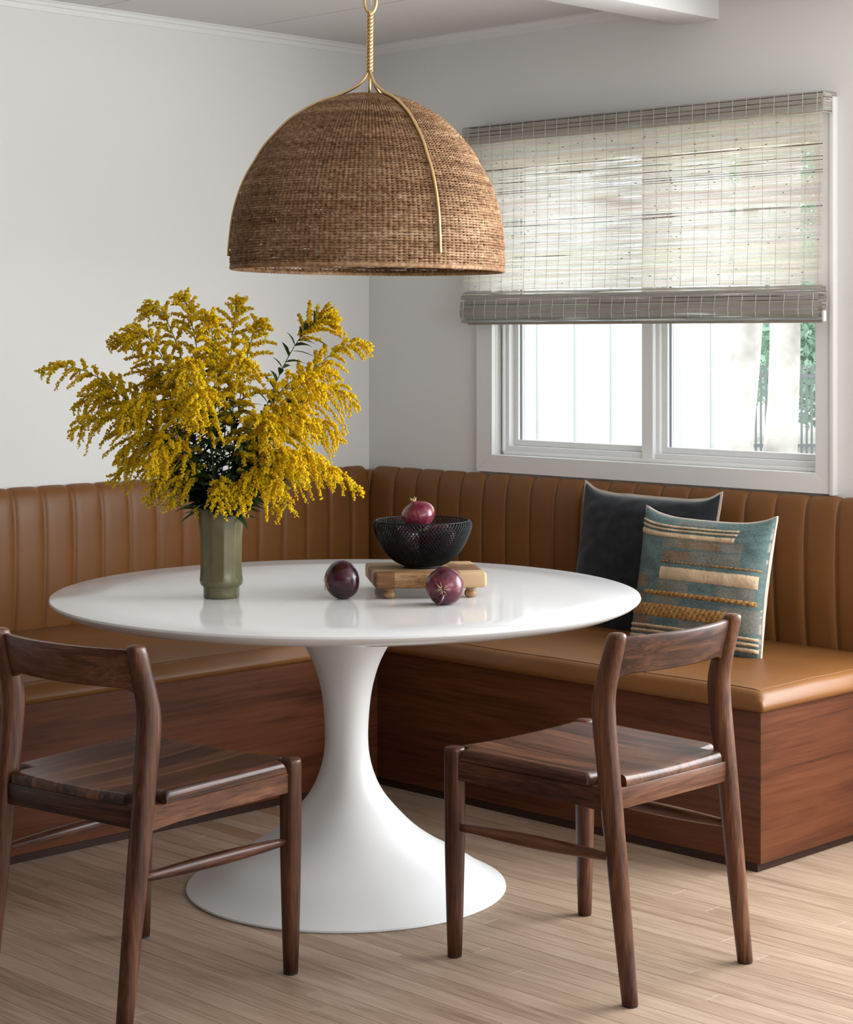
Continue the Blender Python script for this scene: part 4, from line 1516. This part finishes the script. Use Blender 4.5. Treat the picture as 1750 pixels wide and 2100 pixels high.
def goldenrod(label, tip, dd, up=0.5, ps=0.45, rl=0.085, droop=0.5, nrac=30, leaves=14, seed=0, bush=1.0, big=1.0):
    """one stem: tip is where its plume ends; up = how steeply it leaves the vase"""
    rs = np.random.default_rng(100 + seed)
    r_ = random.Random(100 + seed)
    t = thing('goldenrod_stem', label, 'flower', VP, 0, 'goldenrod stems in the vase')
    tipw = PXW(tip[0], tip[1], 4.845 + dd) - VP
    a0 = r_.uniform(0, 2 * PI)
    p0 = Vector((0.024 * math.cos(a0), 0.024 * math.sin(a0), 0.06))
    hd = Vector((tipw.x, tipw.y, 0))
    pm = Vector((hd.x * 0.06 + 0.01 * math.cos(a0), hd.y * 0.06 + 0.01 * math.sin(a0), 0.235))
    p1 = Vector((hd.x * 0.05, hd.y * 0.05, 0.235))
    top = max(tipw.z, 0.28)
    p2 = Vector((hd.x * (0.62), hd.y * 0.62, max(0.28, 0.215 + (top - 0.215) * 1.0 + up * 0.12)))
    lean = p1.xy.length
    if lean > 0.03:
        p1.xy *= 0.03 / lean
    path = [bez(p0, p1, p2, tipw, i / 47) for i in range(48)]
    # keep inside the vase neck
    for p in path:
        if p.z < 0.225 and p.xy.length > 0.040:
            p.xy *= 0.040 / p.xy.length
    rad = [0.0021 - 0.0013 * i / 47 for i in range(48)]
    V, F = tube(path, rad, 5)
    mesh_obj('stem', V, F, M_STEM, t)
    # leaves
    LV, LF = [], []
    k = 0
    nl = leaves
    for q in range(nl):
        f = 0.27 + (ps + 0.12 - 0.27) * (q + r_.random()) / max(1, nl)
        i = min(46, int(f * 47))
        p = path[i]
        if p.z < 0.20:
            continue
        tg = (path[i + 1] - path[i]).normalized()
        s1 = tg.orthogonal().normalized()
        s2 = tg.cross(s1)
        az = q * 2.4 + r_.uniform(-0.4, 0.4)
        rd = s1 * math.cos(az) + s2 * math.sin(az)
        L = r_.uniform(0.040, 0.075) * (1.15 - 0.6 * f) * big
        w = L * r_.uniform(0.09, 0.13)
        dirv = (rd * 0.9 + tg * 0.55).normalized()
        side = dirv.cross(rd.cross(tg)).normalized() if False else tg.cross(rd).normalized()
        nrm_ = dirv.cross(side).normalized()
        o = len(LV)
        for m_, (a, b) in enumerate(((0, 0.15), (0.25, 0.8), (0.5, 1.0), (0.78, 0.6), (1.0, 0.02))):
            c = p + dirv * (L * a) + Vector((0, 0, -1)) * (L * 0.28 * a * a)
            LV += [c - side * (w * b) + nrm_ * (w * b * 0.35), c, c + side * (w * b) + nrm_ * (w * b * 0.35)]
            if m_:
                e0 = o + (m_ - 1) * 3
                LF += [(e0, e0 + 1, e0 + 4, e0 + 3), (e0 + 1, e0 + 2, e0 + 5, e0 + 4)]
    if LV:
        stuff(mesh_obj('leaves', LV, LF, M_LEAF, t))
    # plume
    cen, siz = [], []
    SV, SF = [], []
    for q in range(nrac):
        s = (q + 0.5) / nrac
        f = ps + (1 - ps) * s ** 0.9
        i = min(46, int(f * 47))
        p = path[i].lerp(path[i + 1], f * 47 - i)
        tg = (path[i + 1] - path[i]).normalized()
        s1 = tg.orthogonal().normalized()
        s2 = tg.cross(s1)
        az = q * 2.399 + r_.uniform(-0.5, 0.5)
        rd = s1 * math.cos(az) + s2 * math.sin(az)
        L = (rl * (1 - s) ** 0.75 * min(1, 0.55 + s * 3) + 0.012) * r_.uniform(0.75, 1.2) * bush
        dirv = (rd * 0.85 + tg * 0.70 + Vector((0, 0, 0.15))).normalized()
        g = droop * r_.uniform(0.6, 1.3)
        n_ = max(5, int(L / 0.0030))
        w = (np.arange(n_) + 0.5) / n_
        ctr = np.array(p)[None] + np.outer(w * L, np.array(dirv)) + np.outer(w ** 2 * L * g, np.array((0, 0, -1.0)))
        SVp = [p + dirv * (L * x) + Vector((0, 0, -1)) * (x * x * L * g) for x in (0, 0.33, 0.66, 0.98)]
        v_, f_ = tube(SVp, [0.0008, 0.0007, 0.0006, 0.0004], 3)
        SF += [tuple(z + len(SV) for z in ff) for ff in f_]
        SV += v_
        for rep in range(4):
            use = w > (0.12 if rep else 0.2)
            c = ctr[use] + rs.normal(0, 0.0029, (use.sum(), 3)) * (1.1 - 0.5 * w[use])[:, None] + np.array((0, 0, 0.0012))
            cen.append(c)
            siz.append(rs.uniform(0.0023, 0.0040, use.sum()) * (1.08 - 0.35 * w[use]))
    # florets along the very tip
    m_ = 16
    ii = np.linspace(42, 47, m_)
    c = np.array([path[int(x)] for x in ii]) + rs.normal(0, 0.0022, (m_, 3))
    cen.append(c)
    siz.append(rs.uniform(0.0016, 0.0026, m_))
    cen = np.concatenate(cen)
    siz = np.concatenate(siz)
    n_ = len(cen)
    jit = rs.uniform(0.55, 1.45, (n_, 6, 1))
    # random rotation by mixing axes
    A = rs.normal(size=(n_, 3, 3))
    Qm, _ = np.linalg.qr(A)
    VV = cen[:, None] + np.einsum('nij,kj->nki', Qm, OCT) * jit * siz[:, None, None]
    FF = (OCF[None] + (np.arange(n_) * 6)[:, None, None]).reshape(-1, 3)
    stuff(mesh_obj('flower_plume', VV.reshape(-1, 3), FF, M_YELLOW, t, smooth=False))
    stuff(mesh_obj('plume_twigs', SV, SF, M_STEM, t))
    return t


G = [  # label, tip, depth offset, up, plume start, raceme length, droop
    ('goldenrod stem reaching furthest left of the bouquet', (80, 766), 0.00, 0.9, 0.42, 0.085, 0.5),
    ('goldenrod stem with an upright tip at the far left', (224, 706), 0.08, 0.6, 0.45, 0.075, 0.3),
    ('goldenrod stem hanging lowest at the far left side', (146, 893), -0.08, 1.3, 0.45, 0.085, 0.7),
    ('goldenrod stem arching out left below the tallest plumes', (252, 698), -0.05, 1.1, 0.45, 0.085, 0.5),
    ('tall goldenrod stem bowing left at the upper left of the bouquet', (297, 640), 0.05, 0.9, 0.42, 0.090, 0.5),
    ('tallest thin-tipped goldenrod stem at the top of the bouquet', (367, 608), 0.02, 0.2, 0.50, 0.075, 0.35),
    ('tall goldenrod stem bowing right at the top of the bouquet', (490, 620), 0.06, 0.3, 0.48, 0.075, 0.4),
    ('goldenrod stem bowing right just below the top of the bouquet', (541, 668), 0.00, 0.6, 0.42, 0.090, 0.5),
    ('leafy goldenrod stem with a flat-topped plume at the upper right', (692, 660), 0.04, 0.75, 0.72, 0.070, 0.3),
    ('goldenrod stem ending furthest right of the bouquet', (760, 716), 0.02, 0.7, 0.45, 0.080, 0.5),
    ('goldenrod stem hanging down the right side of the bouquet', (733, 835), -0.05, 1.5, 0.42, 0.095, 0.8),
    ('low goldenrod stem pointing right over the bench back', (741, 1012), -0.06, 1.1, 0.50, 0.075, 0.6),
    ('goldenrod stem hanging lowest, to the right of the vase', (606, 1088), -0.12, 1.3, 0.50, 0.070, 0.6),
    ('goldenrod stem hanging over the front right of the vase rim', (500, 1062), -0.20, 0.7, 0.52, 0.055, 0.7),
    ('goldenrod stem hanging over the front left of the vase rim', (452, 1056), -0.22, 0.8, 0.52, 0.055, 0.7),
    ('goldenrod stem hanging low at the left of the vase', (347, 1058), -0.10, 1.2, 0.48, 0.070, 0.6),
    ('goldenrod stem hanging low, further left of the vase', (296, 1044), -0.06, 1.2, 0.46, 0.080, 0.6),
    ('goldenrod stem spreading left just above the bench back', (223, 992), 0.00, 1.1, 0.45, 0.080, 0.5),
    ('goldenrod stem nodding forward in the middle of the bouquet', (398, 868), -0.28, 1.9, 0.45, 0.080, 0.8),
    ('goldenrod stem nodding forward at the upper middle', (372, 815), -0.22, 2.3, 0.46, 0.090, 0.9),
    ('goldenrod stem nodding forward at the left middle', (246, 880), -0.18, 1.9, 0.42, 0.090, 0.9),
    ('goldenrod stem nodding forward at the right middle', (560, 905), -0.22, 1.4, 0.45, 0.080, 0.8),
    ('goldenrod stem nodding forward at the lower right', (625, 985), -0.20, 1.5, 0.42, 0.090, 0.8),
    ('goldenrod stem hidden behind the middle plumes', (440, 725), 0.12, 0.7, 0.42, 0.090, 0.5),
    ('goldenrod stem hidden behind the right plumes', (690, 770), 0.10, 0.8, 0.42, 0.095, 0.6),
    ('goldenrod stem hidden behind the left plumes', (180, 800), 0.12, 0.9, 0.42, 0.085, 0.5),
    ('goldenrod stem between the tall top plumes', (428, 660), -0.08, 0.6, 0.46, 0.095, 0.6),
    ('goldenrod stem nodding right of centre below the leafy stem', (505, 760), -0.14, 1.2, 0.45, 0.090, 0.7),
    ('goldenrod stem filling the right side above the bench back', (700, 905), -0.02, 1.3, 0.42, 0.095, 0.7),
    ('goldenrod stem filling the left side behind', (300, 790), 0.04, 1.1, 0.42, 0.095, 0.7),
    ('goldenrod stem filling out the far left below the reaching one', (150, 838), 0.06, 1.1, 0.44, 0.085, 0.6),
    ('goldenrod stem dipping forward, low at the left front', (300, 968), -0.22, 1.5, 0.46, 0.080, 0.8),
    ('goldenrod stem dipping low over the left part of the bench back', (240, 950), -0.10, 1.3, 0.44, 0.085, 0.7),
    ('goldenrod stem bending forward at the right side, topmost of three', (665, 815), -0.16, 1.6, 0.42, 0.090, 0.8),
    ('goldenrod stem bending forward at the right side, middle of three', (645, 900), -0.20, 1.7, 0.42, 0.090, 0.8),
    ('goldenrod stem bending forward at the right side, lowest of three', (690, 985), -0.12, 1.4, 0.44, 0.085, 0.8),
    ('goldenrod stem drooping to the right beside the vase mouth', (575, 1010), -0.20, 1.0, 0.48, 0.075, 0.8),
]
for i, (lb, tip, dd, up, ps, rl, dr) in enumerate(G):
    low = 11 <= i <= 17
    goldenrod(lb, tip, dd, up, ps, rl * (0.85 if low else 1.15), dr, nrac=24 if low else 34, leaves=40 if i == 8 else 30, seed=i, big=1.5 if i == 8 else 1.15)

# ================================================================== OUTSIDE
struct(box('ground', -40, 30, 0.2, 60, -0.3, -0.12, M_GROUND), 'pale ground outside the window')
wing = thing('house_wing', 'white board and batten wing of the house seen through the left pane', 'building', (-1.6, 2.4, -0.12))
wing.matrix_world = Matrix.Translation(wing.location)
keep(box('siding_board', -1.75, -1.5, 0.16, 4.25, -0.12, 4.2, M_SIDING), wing)
yb = 2.62
while yb > 0.3:
    yb -= 0.295
yb += 0.295
while yb < 4.2:
    keep(box('batten', -1.5, -1.478, yb - 0.022, yb + 0.022, -0.12, 4.2, M_SIDING, None, 0.002, 1), wing)
    yb += 0.295


def tree(label, base, lean, r0, r1, h, seed, crown_r, crown_z, nleaf):
    r_ = random.Random(seed)
    t = thing('tree', label, 'tree', base)
    pts, rd = [], []
    for i in range(16):
        f = i / 15
        pts.append(Vector((lean.x * f + 0.05 * mnoise.noise(Vector((f * 3, seed, 0))), lean.y * f + 0.05 * mnoise.noise(Vector((f * 3, seed, 4))), h * f)))
        rd.append((r0 + (r1 - r0) * f) * (1 + (0.35 if i == 0 else 0.08 if i == 1 else 0)))
    mesh_obj('trunk', *tube(pts, rd, 14), M_BARK, t)
    parts = []
    for k in range(5):
        f = r_.uniform(0.45, 0.9)
        b = pts[int(f * 15)]
        a = r_.uniform(0, 2 * PI)
        e_ = b + Vector((math.cos(a) * 1.3, math.sin(a) * 1.3, r_.uniform(0.6, 1.4)))
        parts.append(tube([b, b.lerp(e_, 0.5) + Vector((0, 0, 0.1)), e_], [rd[int(f * 15)] * 0.5, 0.05, 0.02], 7))
    mesh_obj('branches', *merge(*parts), M_BARK, t)
    leaf_cloud('foliage', t, Vector((lean.x, lean.y, crown_z)), (crown_r, crown_r, crown_r * 0.7), nleaf, seed, 0.07)
    return t


def leaf_cloud(name, parent, cen, rad, n, seed, size):
    rs = np.random.default_rng(seed)
    d = rs.normal(size=(n, 3))
    d /= np.linalg.norm(d, axis=1)[:, None]
    p = np.array(cen)[None] + d * (rs.random((n, 1)) ** 0.4) * np.array(rad)[None]
    a = rs.normal(size=(n, 3))
    a /= np.linalg.norm(a, axis=1)[:, None]
    b = np.cross(a, rs.normal(size=(n, 3)))
    b /= np.linalg.norm(b, axis=1)[:, None]
    s = rs.uniform(0.6, 1.3, (n, 1)) * size
    c = np.cross(a, b)
    V = np.stack([p - a * s, p + b * s * 0.45 + c * s * 0.1, p + a * s, p - b * s * 0.45 + c * s * 0.1], 1).reshape(-1, 3)
    F = np.arange(n * 4).reshape(-1, 4)
    return stuff(mesh_obj(name, V, F, M_TREELEAF, parent, smooth=False))


tree('leaning grey tree trunk outside, beside the white wing', W(2.44, 16, -0.12), camdir(0.62, 0.5, 0), 0.16, 0.10, 6.0, 3, 1.6, 6.2, 2500)
tree('pale straight tree trunk outside, right of the leaning one', W(3.11, 17.5, -0.12), camdir(0.25, 0.1, 0), 0.145, 0.11, 7.0, 5, 1.8, 7.2, 2500)
fence = thing('picket_fence', 'dark slim picket fence far outside the right pane', 'fence', W(5.0, 24, -0.12), PI / 4)
for k in range(58):
    box('picket', -1.8 + k * 0.062, -1.8 + k * 0.062 + 0.022, -0.015, 0.015, 0, 1.15, M_FENCE, fence)
for z in (0.15, 1.0):
    box('fence_rail', -1.85, 1.8, -0.02, 0.0, z, z + 0.04, M_FENCE, fence)
for lb, lat, dep, z, rad, n, sd in (('haze-paled green bush beyond the picket fence, at the pane edge', 5.4, 26.0, 1.5, (1.5, 1.3, 1.35), 5000, 1),
                                    ('tall haze-paled green shrub farther off behind the tree trunks', 4.2, 29.0, 2.1, (1.5, 1.2, 2.0), 4500, 2),
                                    ('broad green tree crown filling the view behind the fence', 6.6, 30.0, 3.2, (2.0, 1.6, 2.6), 6000, 4)):
    b = thing('shrub', lb, 'shrub', W(lat, dep, -0.12))
    mesh_obj('trunk', *tube([(0, 0, 0), (0.05, 0, z * 0.5), (0, 0.05, z)], [0.07, 0.05, 0.03], 8), M_BARK, b)
    leaf_cloud('foliage', b, Vector((0, 0, z + 0.1)), rad, int(n * 2), sd, 0.075)
